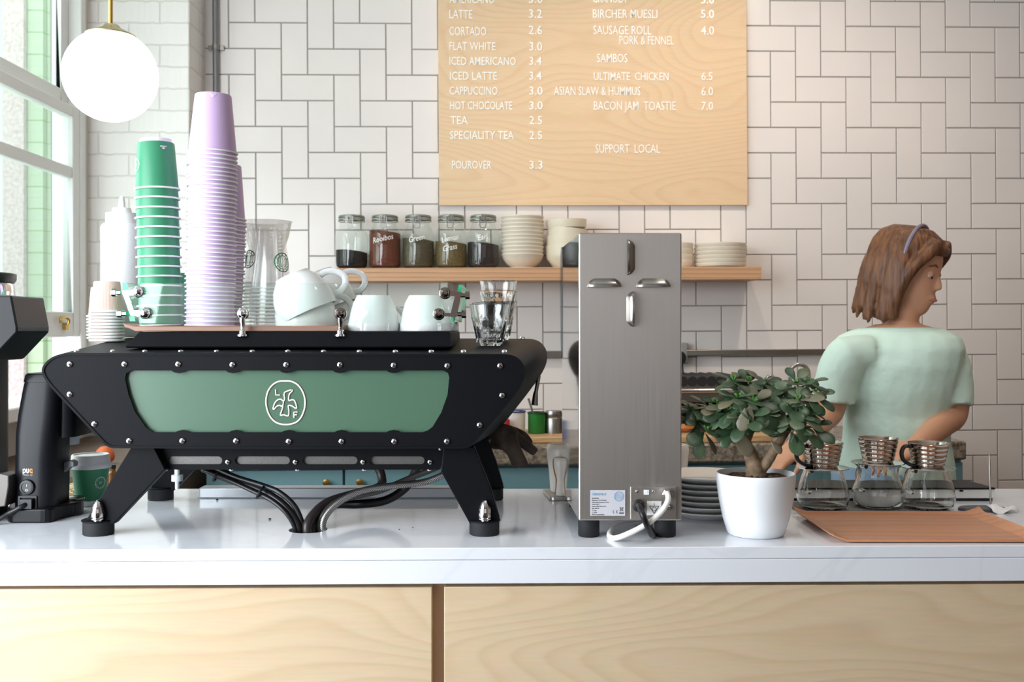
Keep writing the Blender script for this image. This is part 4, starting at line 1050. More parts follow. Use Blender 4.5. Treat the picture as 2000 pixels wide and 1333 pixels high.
for (px, d, n, ang, nm, where) in ((528, 1.975, 11, .95, 'clear', 'the front clear stack beside the white cups'), (512, 2.105, 13, -.75, 'clear', 'the rear clear stack behind the lilac cups')):
    st = stack('plastic_cup', cg, (m_pla, m_plarim), n, Vector(((px - 1000) * d / F, d, ZW)), .0072, (.01, 0), lab_stack('clear plastic cup', where), 'clear plastic cups stacked upside down')
    for o in st: o.rotation_euler.z = 0
    on_cup(st[-1], emblem_disc(.018), .0385, .0255, .118, ang, .05, m_logog, 'round_green_emblem')
p = Vector(((521 - 1000) * 2.205 / F, 2.205, ztop(2.2) + .0006))
k2 = 2.205 / F; zt_ = CZ + (640 - 433) * k2 - p.z
solo('plastic_beaker', G().lathe([(0, .002), (.027, 0), (.029, zt_ - .085), (.047, zt_ - .03), (.0525, zt_ - .002), (.0545, zt_), (.0515, zt_ - .001), (.046, zt_ - .03), (.028, zt_ - .084)], p, 44), thin_glass('hazy_plastic', (236, 234, 232), .5, .1, .1), 'hazy wide-mouthed plastic beaker rising behind the clear cups', 'beaker', loc=p)

# ---------------- porcelain cups
def handle(pts, r, flat=.7): return G().tube(smooth_poly(pts, 6), r, 10, flat=flat)
def big_cup():
    R, h = .0565, .079
    outer = [(0, .003), (.028, .003), (.030, 0), (.0335, 0), (.034, .003), (.0385, .008), (.0475, .020), (.0545, .038), (.0585, .058), (.0578, h - .004), (R + .0005, h)]
    inner = [(R - .0025, h), (.0540, .058), (.050, .038), (.043, .022), (.033, .011), (0, .008)]
    body = G().lathe(outer + inner, seg=48)
    hd = handle([Vector((.054, 0, h - .018)), Vector((.070, 0, h - .014)), Vector((.086, 0, h - .024)), Vector((.090, 0, h - .040)), Vector((.078, 0, h - .054)), Vector((.062, 0, h - .060)), Vector((.048, 0, h - .058))], .0062)
    return body, hd, h
def espresso_cup():
    R, h = .0485, .067
    outer = [(0, .002), (.026, .002), (.028, 0), (.031, 0), (.032, .002), (.0385, .014), (.0435, .032), (.047, .050), (R, .053), (R, h - .001), (R - .001, h)]
    inner = [(R - .0028, h), (R - .003, .053), (.044, .049), (.040, .032), (.034, .014), (0, .006)]
    body = G().lathe(outer + inner, seg=44)
    hd = handle([Vector((.046, 0, .055)), Vector((.056, 0, .056)), Vector((.066, 0, .050)), Vector((.066, 0, .038)), Vector((.055, 0, .024)), Vector((.042, 0, .022))], .0048)
    return body, hd, h
def place_cup(geo, pos, tilt, hz, lab, group, proto=None):
    body, hd, h = geo
    if proto is None:
        T = Matrix.Translation((0, 0, h)) @ Matrix.Rotation(PI, 4, 'X')          # rim at z = 0, base up
        o = link_mesh('coffee_cup', G().merge(body, T), m_ceramic, None, loc=Vector((0, 0, 0)))
        link_mesh('handle', G().merge(hd, T), m_ceramic, o, loc=Vector((0, 0, 0)))
    else: o = dup(proto)
    o.location = pos; o.rotation_euler = (Matrix.Rotation(math.radians(tilt), 4, 'Y') @ Matrix.Rotation(math.radians(hz), 4, 'Z')).to_euler()
    return tag(o, lab, 'cup', group)
bc = big_cup(); q = Vector(((597 - 1000) * 1.965 / F, 1.965, ZW + .0005))
c1 = place_cup(bc, q, 0, 25, 'large white cup upside down under the tilted one at the front', 'large white cups on the brown tray')
place_cup(bc, P(604, 612, 1.955), -25, 14, 'large white cup tilted upside down over another, nearest the camera', 'large white cups on the brown tray', c1)
place_cup(bc, Vector(((648 - 1000) * 2.09 / F, 2.09, ZT + .0005)), 0, 38, 'large white cup upside down at the back, beneath a tilted one', 'large white cups on the brown tray', c1)
place_cup(bc, P(645, 604, 2.085), -22, 20, 'large white cup tilted at the back with its handle out to the right', 'large white cups on the brown tray', c1)
ec = espresso_cup()
e1 = place_cup(ec, Vector(((730 - 1000) * 1.925 / F, 1.925, ZT + .0005)), 0, 40, 'small white cup upside down alone, right of the dark chrome post', 'small white cups upside down on the tray')
place_cup(ec, Vector(((831 - 1000) * 1.925 / F, 1.925, ZT + .0005)), 0, 60, 'small white cup upside down in front, beside the dark corner bracket', 'small white cups upside down on the tray', e1)
place_cup(ec, Vector(((849 - 1000) * 2.05 / F, 2.05, ZT + .0005)), 0, 70, 'small white cup upside down at the back, behind the bracket cup', 'small white cups upside down on the tray', e1)
# ---------------- picardie glasses
def flute(k, a): return 1.0 - (.045 * abs(math.sin(a * 4.5)) if k in FL else 0)
FL = (2, 3, 4, 5)
prof = [(0, 0), (.0215, 0), (.0245, .003), (.0262, .012), (.0305, .032), (.0345, .048), (.0352, .052), (.0362, .064), (.0388, .0775), (.0380, .0782), (.0365, .0775), (.0338, .064), (.0325, .052), (.0315, .046), (.0275, .032), (.0232, .014), (.0215, .0105), (0, .0095)]
gg = G().lathe(prof, seg=54, flute=flute)
gpro = None
for px, d, lift, lab in ((957, 1.93, 0, 'faceted glass tumbler standing in front on the machine corner'), (960, 2.015, 0, 'faceted glass tumbler directly behind the front tumbler'),
                   (973, 2.10, 0, 'bottom faceted tumbler of the stack of three at the back'), (974, 2.10, .0215, 'middle faceted tumbler of the stack of three at the back'), (974, 2.10, .0425, 'topmost faceted tumbler of the stack of three')):
    if gpro is None: gpro = link_mesh('glass_tumbler', gg, m_glass, None, loc=Vector((0, 0, 0)), smooth=28); o = gpro
    else: o = dup(gpro)
    o.location = Vector(((px - 1000) * d / F, d, ztop(d) + .0008 + lift)); o.rotation_euler.z = random.uniform(0, .6)
    tag(o, lab, 'glass', 'faceted tumblers on the machine')

# side box and gloves at the right end of the machine
a_ = P(926, 858, 2.17); b_ = P(957, 892, 2.17)
part('side_bin', G().loft([[Vector((a_.x, y, a_.z)), Vector((b_.x + .002, y, a_.z)), Vector((b_.x - .006, y, b_.z)), Vector((a_.x, y, b_.z))] for y in (2.16, 2.23)]), mat('tan_bin', (120, 98, 72), .5), em, bevel=.002)
def remesh_obj(name, g, m_, parent, voxel, label=None, sm=6, loc=None, subd=0):
    o = link_mesh(name, g, m_, parent, loc=loc, weld=False)
    md = o.modifiers.new('remesh', 'REMESH'); md.mode = 'VOXEL'; md.voxel_size = voxel; md.use_smooth_shade = True
    s_ = o.modifiers.new('smooth', 'SMOOTH'); s_.iterations = sm; s_.factor = .5
    if subd:
        q = o.modifiers.new('subd', 'SUBSURF'); q.levels = subd; q.render_levels = subd
    if label: o['label'] = label
    return o
gd = 2.20; k_ = gd / F
def gt(pts, rs, g): g.tube(smooth_poly([P(x, y, d) for x, y, d in pts], 5), [r * k_ for r in sum([[a + (b - a) * i / 5 for i in range(5)] for a, b in zip(rs[:-1], rs[1:])], []) + [rs[-1]]], 12); 
def ball(g, c, r): g.lathe([(r * math.sin(PI * i / 8), -r * math.cos(PI * i / 8)) for i in range(9)], c, 12)
g = G()
gt([(938, 862, 2.2), (962, 852, 2.19), (985, 848, 2.18), (1008, 852, 2.18)], [11, 17, 20, 14], g)
gt([(962, 866, 2.19), (985, 868, 2.175), (1000, 884, 2.17), (1008, 905, 2.17), (1012, 912, 2.17)], [12, 13, 11, 10, 7], g)
gt([(998, 850, 2.17), (1003, 870, 2.16), (1014, 893, 2.16), (1022, 908, 2.16), (1023, 913, 2.16)], [12, 12, 11, 10, 7], g)
gt([(998, 848, 2.18), (1014, 860, 2.18), (1030, 872, 2.18), (1043, 882, 2.18), (1047, 885, 2.18)], [12, 11, 10, 9, 6], g)
gt([(975, 842, 2.2), (1000, 842, 2.2), (1022, 852, 2.2), (1036, 868, 2.2)], [8, 9, 9, 7], g)
gt([(945, 858, 2.2), (955, 846, 2.2), (972, 838, 2.2), (998, 836, 2.2)], [9, 10, 8, 5], g)
o = remesh_obj('work_gloves', g, mat('brown_suede', (78, 66, 56), .85, bump=(400, .4, .0008), vary=(30, (58, 48, 42))), None, .0022, sm=4, loc=P(990, 870, 2.2))
tag(o, 'pair of brown suede gloves draped over the right end of the machine', 'gloves')

# ================================================================== tamping press
pd = 1.9; ks = pd / F
o = thing('tamping_press', 'black electric tamping press with round power switch left of the machine', 'tamper', Vector((gx(60, pd), pd + .05, 1.0)))
def rrect(x0, x1, y0, y1, z, r=.02, n=5): return [Vector((a, b, z)) for a, b in rounded([(x0, y0), (x1, y0), (x1, y1), (x0, y1)], r, n)]
secs = []
for py, l, r_, dy, dp in ((1004, 20, 98, 0, .10), (960, 20, 99, 0, .10), (900, 21, 100, 0, .10), (850, 22, 104, 0, .105), (815, 24, 106, .004, .10), (785, 27, 107, .008, .10), (760, 31, 108, .010, .10), (748, 33, 108, .012, .098), (747.5, 32, 109, .010, .102), (734, 34, 110, .012, .10), (731, 37, 108, .014, .096)):
    z = CZ - (py - 640) * ks
    secs.append(rrect(gx(l, pd), gx(r_, pd), pd + dy, pd + dy + dp, z, .026))
m_press = mat('satin_black', (17, 18, 22), .36, spec=.28)
part('column', G().loft(secs), m_press, o, smooth=30)
part('press_head', G().loft([rrect(gx(84, 1.97), gx(158, 1.97), 1.93, 2.05, CZ - (y - 640) * 1.97 / F, .02) for y in (752, 832, 851)]), m_press, o, smooth=30)
hc = Vector((gx(137, 1.99), 1.99, 0))
part('tamp_foot', G().lathe([(0, CZ - 851 * 0 - (848 - 640) * 1.99 / F), (.018, CZ - (848 - 640) * 1.99 / F), (.0165, CZ - (868 - 640) * 1.99 / F), (0, CZ - (868 - 640) * 1.99 / F)], hc, 28), mat('pale_grey_plastic', (176, 180, 184), .4), o, 'pale grey round tamp foot')
foot = rounded([(gx(14, 1.885), 1.885), (gx(98, 1.885), 1.885), (gx(118, 1.93), 1.935), (gx(160, 1.97), 1.965), (gx(166, 2.0), 2.0), (gx(150, 2.04), 2.045), (gx(100, 2.03), 2.03), (gx(30, 2.02), 2.02), (gx(16, 1.92), 1.92)], .018, 4)
part('base', G().loft([[Vector((x, y, z)) for x, y in foot] for z in (1.0, 1.022, 1.026)]), m_press, o, smooth=0, bevel=.003)
part('portafilter_rest', G().prism([EP(x, y, 1.96) for x, y in ((96, 912), (118, 904), (140, 899), (147, 903), (147, 912), (138, 914), (118, 930), (96, 940))], 1.955, 1.975, lambda x, y, q: Vector((x, q, y))), mat('gunmetal_grey', (110, 112, 116), .4, .5), o, 'grey rest fork', smooth=0, bevel=.002)
part('pad', G().lathe([(0, 1.0262), (.024, 1.0262), (.024, 1.0295), (.021, 1.0305), (0, 1.0305)], (gx(140, 2.0), 2.0, 0), 32), m_dchrome, o)
swx, swz = gx(54, pd), CZ - (952 - 640) * ks
sw_ = part('power_switch', G().lathe([(0, .004), (.0098, .004), (.0098, .0055), (.013, .005), (.0148, 0), (.0148, -.002)], (swx, pd, swz), 32, RX(90)), m_blackplastic, o)
t = text_geo('I', .006, .0003, 'CENTER'); part('switch_mark', framed(t, (swx, pd - .0043, swz + .0015), (1, 0, 0), (0, 0, 1)), m_letter, sw_, smooth=0)
t = text_geo('O', .006, .0003, 'CENTER'); part('switch_mark', framed(t, (swx, pd - .0043, swz - .007), (1, 0, 0), (0, 0, 1)), m_letter, sw_, smooth=0)
x0_, x1_, z0_, z1_ = gx(37, pd), gx(73, pd), CZ - (997 - 640) * ks, CZ - (969 - 640) * ks
g = plate(rounded([(x0_, z0_), (x1_, z0_), (x1_, z1_), (x0_, z1_)], .002), [rounded([(x0_ + .003, z0_ + .003), (x1_ - .003, z0_ + .003), (x1_ - .003, z1_ - .003), (x0_ + .003, z1_ - .003)], .002)], .005, lambda x, y, z: Vector((x, pd - .001 + z, y)))
part('power_inlet', g, m_blackplastic, o, smooth=0)
g = G().tube(smooth_poly([Vector((gx(58, pd), pd - .002, CZ - 343 * ks)), Vector((gx(54, pd), pd - .018, CZ - 345 * ks)), Vector((gx(42, pd), pd - .022, CZ - 352 * ks)), Vector((gx(30, pd), pd - .022, CZ - 358 * ks)), Vector((gx(0, pd), pd - .03, 1.006)), Vector((gx(-60, pd), pd - .01, 1.005))], 6), .0042, 10)
g.box(gx(46, pd), gx(68, pd), pd - .014, pd + .001, CZ - 352 * ks, CZ - 334 * ks); part('power_cord', g, m_blackplastic, o, weld=False)
def press_text(s, px0, px1, pyb, pyt, m_, bold=0):
    t = text_geo(s, .01, .0004, 'LEFT', 1., bold); xs = [v.x for v in t.v]; ys = [v.y for v in t.v]
    kx = (px1 - px0) * ks / (max(xs) - min(xs)); ky = (pyb - pyt) * ks / (max(ys) - min(ys))
    t.v = [Vector(((v.x - min(xs)) * kx, (v.y - min(ys)) * ky, v.z)) for v in t.v]
    part('lettering', framed(t, (gx(px0, pd), pd - .0004, CZ - (pyb - 640) * ks), (1, 0, 0), (0, 0, 1)), m_, o, smooth=0, weld=False)
def press_strokes(lines, m_):
    g = G()
    for ln in lines: g.tube([Vector((gx(x, pd), pd - .0004, CZ - (y - 640) * ks)) for x, y in ln], .0009, 6, flat=.4)
    part('lettering', g, m_, o, weld=False)
def oval(cx, cy, rx, ry): return [(cx + rx * math.cos(a * PI / 10), cy + ry * math.sin(a * PI / 10)) for a in range(21)]
press_strokes([oval(47.7, 920.3, 2.1, 3.6), [(45.6, 917), (45.6, 926)], [(52.3, 916), (52.3, 922), (53.2, 924), (55, 924), (56, 922), (56, 916)]], m_letter)
press_strokes([oval(61, 920.3, 2.1, 3.6), [(63.1, 917), (63.1, 925)]], mat('orange_print', (226, 140, 70), .5))
press_text('PRESS Q1', 45, 65, 930.5, 926.5, mat('grey_print', (150, 154, 160), .5))

# coffee grinder at the left edge
d = 1.86
o = thing('coffee_grinder', 'black coffee grinder whose head juts in at the left edge', 'grinder', Vector((gx(-80, d), d + .07, 1.0)))
hx = [(-170, 600), (-150, 578), (22, 578), (24.5, 592), (33.5, 640), (33, 650), (-20, 706), (-120, 712), (-170, 690)]
part('grinder_head', G().prism([EP(x, y, d) for x, y in hx], d, d + .13, lambda x, y, q: Vector((x, q, y))), m_press, o, smooth=0, bevel=.003)
hc = Vector((gx(-60, d + .06), d + .06, 0)); rr_ = (22 + 60) * (d + .06) / F
zc_ = lambda y: CZ - (y - 640) * (d + .06) / F
part('adjusting_collar', G().lathe([(0, zc_(577)), (rr_, zc_(577)), (rr_ * 1.0, zc_(558)), (rr_ * .97, zc_(554)), (0, zc_(554))], hc, 40), m_chrome, o)
part('hopper_ring', G().lathe([(0, zc_(553)), (rr_ * .97, zc_(553)), (rr_ * 1.02, zc_(546)), (rr_ * 1.02, zc_(535)), (rr_ * .95, zc_(533)), (0, zc_(533))], hc, 40), m_blackplastic, o)
part('grinder_body', G().loft([rrect(gx(-150, d), gx(-45, d), d + .005, d + .13, z, .02) for z in (1.0, CZ - (706 - 640) * d / F)]), m_press, o, smooth=30)
part('portafilter_fork', G().prism([EP(x, y, d + .02) for x, y in ((-46, 934), (0, 926), (17, 930), (17, 950), (10, 990), (-46, 996))], d + .02, d + .06, lambda x, y, q: Vector((x, q, y))), mat('gunmetal', (96, 92, 88), .45, .7), o, smooth=0, bevel=.002)

# takeaway cup
p = Vector((gx(177, 2.085), 2.085, 1.0005)); k2 = 2.085 / F
o = thing('takeaway_cup', 'green takeaway coffee cup with white lid standing on the counter', 'cup', p)
H = 78 * k2; 
part('sleeve', G().lathe([(0, .010), (.0262, .010), (.0268, .0005), (.029, .0005), (.0292, .0105), (.0362, H), (0, H)], p, 40), m_green, o)
part('cup_base', G().lathe([(.0293, 0), (.0301, .011), (.0296, .011), (.0286, 0)], p, 40), m_paperw, o, 'white lower band')
part('lid', G().lathe([(.0364, H - .006), (.0398, H - .006), (.0398, H + .002), (.0382, H + .005), (.0372, H + .007), (.0366, H + .019), (.0355, H + .021), (.033, H + .021), (.0322, H + .0185), (0, H + .0185)], p, 44), m_paperw, o, 'white domed lid')
def on_up(o, g, zc, ang, m_):
    vs = []
    for v in g.v:
        z = zc + v.y; r = .0292 + (.0362 - .0292) * (z - .0105) / (H - .0105) + .0004 + max(0, v.z); a = ang + v.x / r
        vs.append(o.location + Vector((r * math.sin(a), -r * math.cos(a), z)))
    gg = G(); gg.v = vs; gg.f = g.f; gg.m = g.m; part('printed_mark', gg, m_, o, smooth=0, weld=False)
on_up(o, roundel(.0115, .0008), .047, 1.0, m_paperw); on_up(o, leafmark(), .021, -.55, m_paperw)
# bundle of straw (hand broom)
o = thing('hand_broom', 'little straw hand broom lying behind the press and takeaway cup', 'broom', P(128, 975, 2.2))
g = G(); rnd = random.Random(3)
for k in range(40):
    a = P(104, 968, 2.22) + Vector((0, rnd.uniform(-.008, .008), rnd.uniform(-.004, .008))); a.z = max(a.z, 1.002)
    b = P(150, 962, 2.2) + Vector((rnd.uniform(-.01, .01), rnd.uniform(-.02, .02), rnd.uniform(-.012, .02))); b.z = max(b.z, 1.002)
    g.tube([a, (a + b) / 2 + Vector((0, 0, .004)), b], .0011, 5)
part('bristles', g, mat('straw', (206, 182, 140), .7), o, weld=False)
part('binding', G().tube([P(112, 967, 2.22) + Vector((0, .012 * math.cos(a * PI / 8), .002 + .009 * math.sin(a * PI / 8))) for a in range(16)], .002, 6, closed=True), mat('twine', (120, 92, 60), .8), o)
# stray coffee beans
for px, py, lab in ((387, 974, 'coffee bean by the rear left machine foot'), (424, 978, 'larger coffee bean between the cable and rear left foot'), (527, 1016, 'coffee bean left of the cable hole'), (780, 1036, 'tiny coffee bean right of the cable hole'), (806, 1032, 'tiny coffee bean in front of the right machine leg')):
    dd = .361 * F / (py - 640); r_ = (.0028 if py > 975 and px < 600 else .0014)
    g = G(); g.lathe([(r_ * .8 * math.sin(PI * i / 8), -r_ * .5 * math.cos(PI * i / 8)) for i in range(9)], (0, 0, r_ * .5), 12); g.v = [Vector((v.x * 1.3, v.y, v.z)) + Vector(((px - 1000) * dd / F, dd, 1.0003)) for v in g.v]
    solo('coffee_bean', g, mat('roasted_bean', (34, 24, 20), .5), lab, 'coffee bean', group='coffee beans spilled on the counter')

# ================================================================== stainless milk dispenser
MD = 1.75
mx0, mx1 = gx(1130, MD), gx(1331.5, MD); mz0, mz1 = CZ - (1018 - 640) * MD / F, CZ - (455 - 640) * MD / F
MB_ = 2.10; fl = .011
md = thing('milk_dispenser', 'tall brushed steel milk dispenser with four louvres, seen from behind', 'dispenser', Vector(((mx0 + mx1) / 2, 1.92, 1.0)))
m, nt, bs = new_mat('vertical_brushed_steel'); L = nt.links.new
tc = nt.nodes.new('ShaderNodeTexCoord'); mp = nt.nodes.new('ShaderNodeMapping'); mp.inputs['Scale'].default_value = (900, 40, 6)
n = nt.nodes.new('ShaderNodeTexNoise'); n.inputs['Scale'].default_value = 1.; n.inputs['Detail'].default_value = 3
L(tc.outputs['Object'], mp.inputs[0]); L(mp.outputs[0], n.inputs[0])
r = nt.nodes.new('ShaderNodeValToRGB'); r.color_ramp.elements[0].color = lin((180, 174, 168)); r.color_ramp.elements[1].color = lin((192, 186, 180)); L(n.outputs[0], r.inputs[0]); L(r.outputs[0], bs.inputs['Base Color'])
rm = nt.nodes.new('ShaderNodeMapRange'); rm.inputs['To Min'].default_value = .34; rm.inputs['To Max'].default_value = .42; L(n.outputs[0], rm.inputs[0]); L(rm.outputs[0], bs.inputs['Roughness'])
bs.inputs['Metallic'].default_value = 1.; bs.inputs['Anisotropic'].default_value = .5; m_brush = m
m_polish = mat('polished_steel', (206, 206, 208), .06, 1.)
v = [(mx0, MD, mz0), (mx1, MD, mz0), (mx1, MD, mz1), (mx0, MD, mz1), (mx0 - fl, MB_, mz0 - .008), (mx1 + fl, MB_, mz0 - .008), (mx1 + fl, MB_, mz1 + .004), (mx0 - fl, MB_, mz1 + .004)]
g = G(); g.add(v, [(0, 1, 2, 3)], 0); g.add(v, [(0, 3, 7, 4), (1, 5, 6, 2), (3, 2, 6, 7), (0, 4, 5, 1), (4, 7, 6, 5)], 1)
part('cabinet', g, [m_brush, m_polish], md, smooth=0, bevel=.0025)
# clear visor on the barista side
g = G(); yv = [(MB_ + .001, 483), (MB_ + .05, 500), (MB_ + .06, 560), (MB_ + .045, 655), (MB_ + .001, 700)]
pf = [(y, CZ - (q - 640) * MB_ / F) for y, q in yv]
A = [Vector((mx0 - fl - .002, y, z)) for y, z in pf]; Bq = [Vector((mx1 + fl + .002, y, z)) for y, z in pf]
g.loft([A, Bq])
part('visor', g, thin_glass('smoky_acrylic', (196, 200, 206), .5), md, 'clear grey visor on the far side', smooth=0)
# louvres
def louvre(cx, cz, ln, wd, ang, lab=None):
    """pressed half-dome vent: long axis local x, open side at -y"""
    n = 8; secs = []
    xs = [-ln / 2, -ln / 2 + wd * .12, -ln / 2 + wd * .4, -ln / 2 + wd * .8, ln / 2 - wd * .8, ln / 2 - wd * .4, ln / 2 - wd * .12, ln / 2]
    ks_ = [.02, .42, .74, 1, 1, .74, .42, .02]
    for x, k in zip(xs, ks_):
        w_ = wd * k; h = .011 * k
        secs.append([Vector((x, w_ * t - 0, h * math.sin(min(1, (1 - t) * 1.15) * PI / 2) if t < 1 else 0)) for t in [i / n for i in range(n + 1)]])
    g = G()
    vs = [q for s_ in secs for q in s_]; fs = []; N = n + 1
    for i in range(len(secs) - 1):
        for k in range(n): fs.append((i * N + k, i * N + k + 1, (i + 1) * N + k + 1, (i + 1) * N + k))
    g.add(vs, fs, 0)
    # dark slot under the lip
    g.add([Vector((-ln / 2 + .004, .0004, .0003)), Vector((ln / 2 - .004, .0004, .0003)), Vector((ln / 2 - .008, .0004, .0095)), Vector((-ln / 2 + .008, .0004, .0095))], [(0, 1, 2, 3)], 1)
    c, s = math.cos(ang), math.sin(ang)
    ex = Vector((c, 0, s)); ey = Vector((-s, 0, c))
    O = Vector((cx, MD - .0003, cz)); g.v = [O + ex * q.x + ey * q.y - Vector((0, 1, 0)) * q.z for q in g.v]
    part('louvre', g, [m_steel, m_sock], md, smooth=40, weld=False)
kM = MD / F; Z_ = lambda y: CZ - (y - 640) * kM
louvre(gx(1180, MD), Z_(561), 68 * kM, 17 * kM, 0); louvre(gx(1276, MD), Z_(561), 68 * kM, 17 * kM, 0)
louvre(gx(1225, MD), Z_(503), 70 * kM, 15 * kM, -PI / 2); louvre(gx(1238, MD), Z_(604), 70 * kM, 15 * kM, PI / 2)
# rating label
m_lab = mat('silver_label', (200, 200, 206), .4)
lx0, lx1, lz0, lz1 = gx(1153, MD), gx(1221, MD), Z_(1008), Z_(958)
lb_ = part('rating_label', G().box(lx0, lx1, MD - .0012, MD - .0002, lz0, lz1), m_lab, md, 'silver rating label with small print', smooth=0)
m_blue = mat('light_blue_print', (110, 160, 200), .5); m_ink = mat('dark_print', (60, 60, 66), .6)
def ltext(s, px, pyb, h, m_, par=lb_, w=None, y=MD - .0014, bold=0.):
    t = text_geo(s, h * kM / .7, .0003, 'LEFT', 1., bold); xs = [q.x for q in t.v]
    if w: k = w * kM / (max(xs) - min(xs)); t.v = [Vector(((q.x - min(xs)) * k, q.y, q.z)) for q in t.v]
    part('lettering', framed(t, (gx(px, MD), y, Z_(pyb)), (1, 0, 0), (0, 0, 1)), m_, par, smooth=0, weld=False)
ltext('ÜBERMILK', 1156, 968, 4.6, m_blue, w=28)
for i, (s, w) in enumerate((('Ubermilk GmbH', 13), ('Bismarckstr. 10-12 D Berlin', 28), ('Ubermilk Dispenser One', 33), ('Serial: 0537', 14), ('Mains: 230V 50 Hz 16A', 27), ('Max: 3500 W', 14), ('T: 4 bar', 9), ('2016', 9), ('Web: www.ubermilk.de', 24))):
    if i == 6 or i == 7: continue
    ltext(s, 1156, 974.5 + i * 4.0, 2.2, m_ink, w=w)
ltext('T: 3 bar', 1156, 974.5 + 6 * 4.0, 2.2, m_ink, w=9); ltext('C: 2016', 1156, 974.5 + 7 * 4.0, 2.2, m_ink, w=10)
g = G(); cc = Vector((gx(1208.5, MD), MD - .0014, Z_(970)))
g.tube([cc + Vector((9 * kM * math.cos(a * PI / 16), 0, 9 * kM * math.sin(a * PI / 16))) for a in range(32)], .00035, 6, closed=True)
g.tube([cc + Vector((7.2 * kM * math.cos(a * PI / 16), 0, 7.2 * kM * math.sin(a * PI / 16))) for a in range(32)], .0002, 6, closed=True)
for dz in (.003, .001, -.001, -.003): g.tube([cc + Vector((-.0048, 0, dz + .001)), cc + Vector((.0048, 0, dz - .001))], .0003, 5)
part('round_stamp', g, m_blue, lb_, weld=False)
g = G(); 
for cx_ in (1199.5, 1206): g.tube([Vector((gx(cx_, MD) + 2.6 * kM * math.cos(PI / 2 + PI * a / 10), MD - .0014, Z_(1000) + 2.8 * kM * math.sin(PI / 2 + PI * a / 10))) for a in range(11)], .00035, 5)
g.tube([Vector((gx(1203.6, MD), MD - .0014, Z_(1000))), Vector((gx(1205.6, MD), MD - .0014, Z_(1000)))], .0003, 5)
b0, b1, b2, b3 = [(gx(x, MD), Z_(y)) for x, y in ((1210.5, 992), (1216.5, 992), (1215.5, 998), (1211.5, 998))]
for p_, q_ in ((b0, b1), (b1, b2), (b2, b3), (b3, b0), ((gx(1210, MD), Z_(991)), (gx(1217, MD), Z_(999))), ((gx(1217, MD), Z_(991)), (gx(1210, MD), Z_(999)))): g.tube([Vector((p_[0], MD - .0014, p_[1])), Vector((q_[0], MD - .0014, q_[1]))], .0003, 5)
g.box(gx(1209, MD), gx(1218, MD), MD - .0016, MD - .0013, Z_(1003.5), Z_(1001.5))
part('approval_marks', g, m_ink, lb_, weld=False)
# connection plate
cp = part('connection_plate', G().box(gx(1231, MD), gx(1320, MD), MD - .003, MD - .0003, Z_(1015), Z_(951)), m_brush, md, smooth=0, bevel=.0008)
for x in (1244, 1276): part('socket_screw', G().lathe([(0, .002), (.002, .0015), (.0028, 0)], (gx(x, MD), MD - .003, Z_(960)), 14, RX(90)), m_chrome, cp)
part('usb_socket', G().box(gx(1257, MD), gx(1267, MD), MD - .0045, MD - .0025, Z_(966), Z_(957)).box(gx(1259, MD), gx(1264, MD), MD - .0052, MD - .0044, Z_(962), Z_(958.5)), m_white, cp, smooth=0)
part('hose_nipple', G().lathe([(0, .014), (.0075, .014), (.0075, .006), (.0092, .005), (.0092, 0)], (gx(1302, MD), MD - .003, Z_(965)), 6, RX(90)), m_steel, cp, smooth=0)
part('earth_stud', G().lathe([(0, .006), (.003, .005), (.0035, .003), (.005, .003), (.005, 0)], (gx(1306, MD), MD - .003, Z_(990)), 16, RX(90)), m_chrome, cp)
part('cable_gland', G().lathe([(0, .016), (.007, .016), (.010, .012), (.011, .006), (.011, 0)], (gx(1247, MD), MD - .003, Z_(987)), 20, RX(90)), m_blackplastic, cp)
sk = part('earth_sticker', G().box(gx(1263, MD), gx(1291, MD), MD - .0038, MD - .003, Z_(1006), Z_(979)), m_white, cp, 'white sticker with a triangle mark', smooth=0)
g = G(); Q = lambda x, y: Vector((gx(x, MD), MD - .004, Z_(y)))
tri = [Q(1268, 988.5), Q(1286, 988.5), Q(1277, 1003)]
for a, b in ((0, 1), (1, 2), (2, 0)): g.tube([tri[a], tri[b]], .0005, 6)
g.tube([Q(1277, 982), Q(1277, 988.5)], .0004, 6); g.tube([Q(1277, 994) + Vector((3.8 * kM * math.cos(a * PI / 12), 0, 3.8 * kM * math.sin(a * PI / 12))) for a in range(24)], .0004, 6, closed=True)
part('earth_symbol', g, m_ink, sk, weld=False)
def cord(nm, pts, r, m_): part(nm, G().tube(smooth_poly([P(*q) for q in pts], 7), r, 12), m_, md, weld=False)
cord('black_power_cord', [(1247, 987, 1.738), (1250, 993, 1.715), (1256, 1008, 1.70), (1264, 1028, 1.705), (1272, 1044, 1.725), (1276, 1046, 1.76), (1274, 1038, 1.80), (1268, 1030, 1.86)], .0052, m_blackplastic)
cord('white_water_hose', [(1302, 965, 1.742), (1304, 966, 1.722), (1304, 980, 1.712), (1290, 1002, 1.71), (1262, 1025, 1.71), (1225, 1044, 1.715), (1200, 1052, 1.73), (1190, 1046, 1.755), (1198, 1033, 1.79), (1222, 1024, 1.82), (1260, 1020, 1.86)], .0047, mat('white_hose', (236, 234, 230), .35))
for px in (1150, 1299):
    for d in (MD + .024, 2.06):
        part('rubber_foot', G().lathe([(0, 0), (.0175, 0), (.0185, .002), (.0185, mz0 - 1.0 - (.001 if d < 2 else .006)), (0, mz0 - 1.0 - (.001 if d < 2 else .006))], (gx(px, MD + .024), d, 1.0), 28), m_rubber, md)
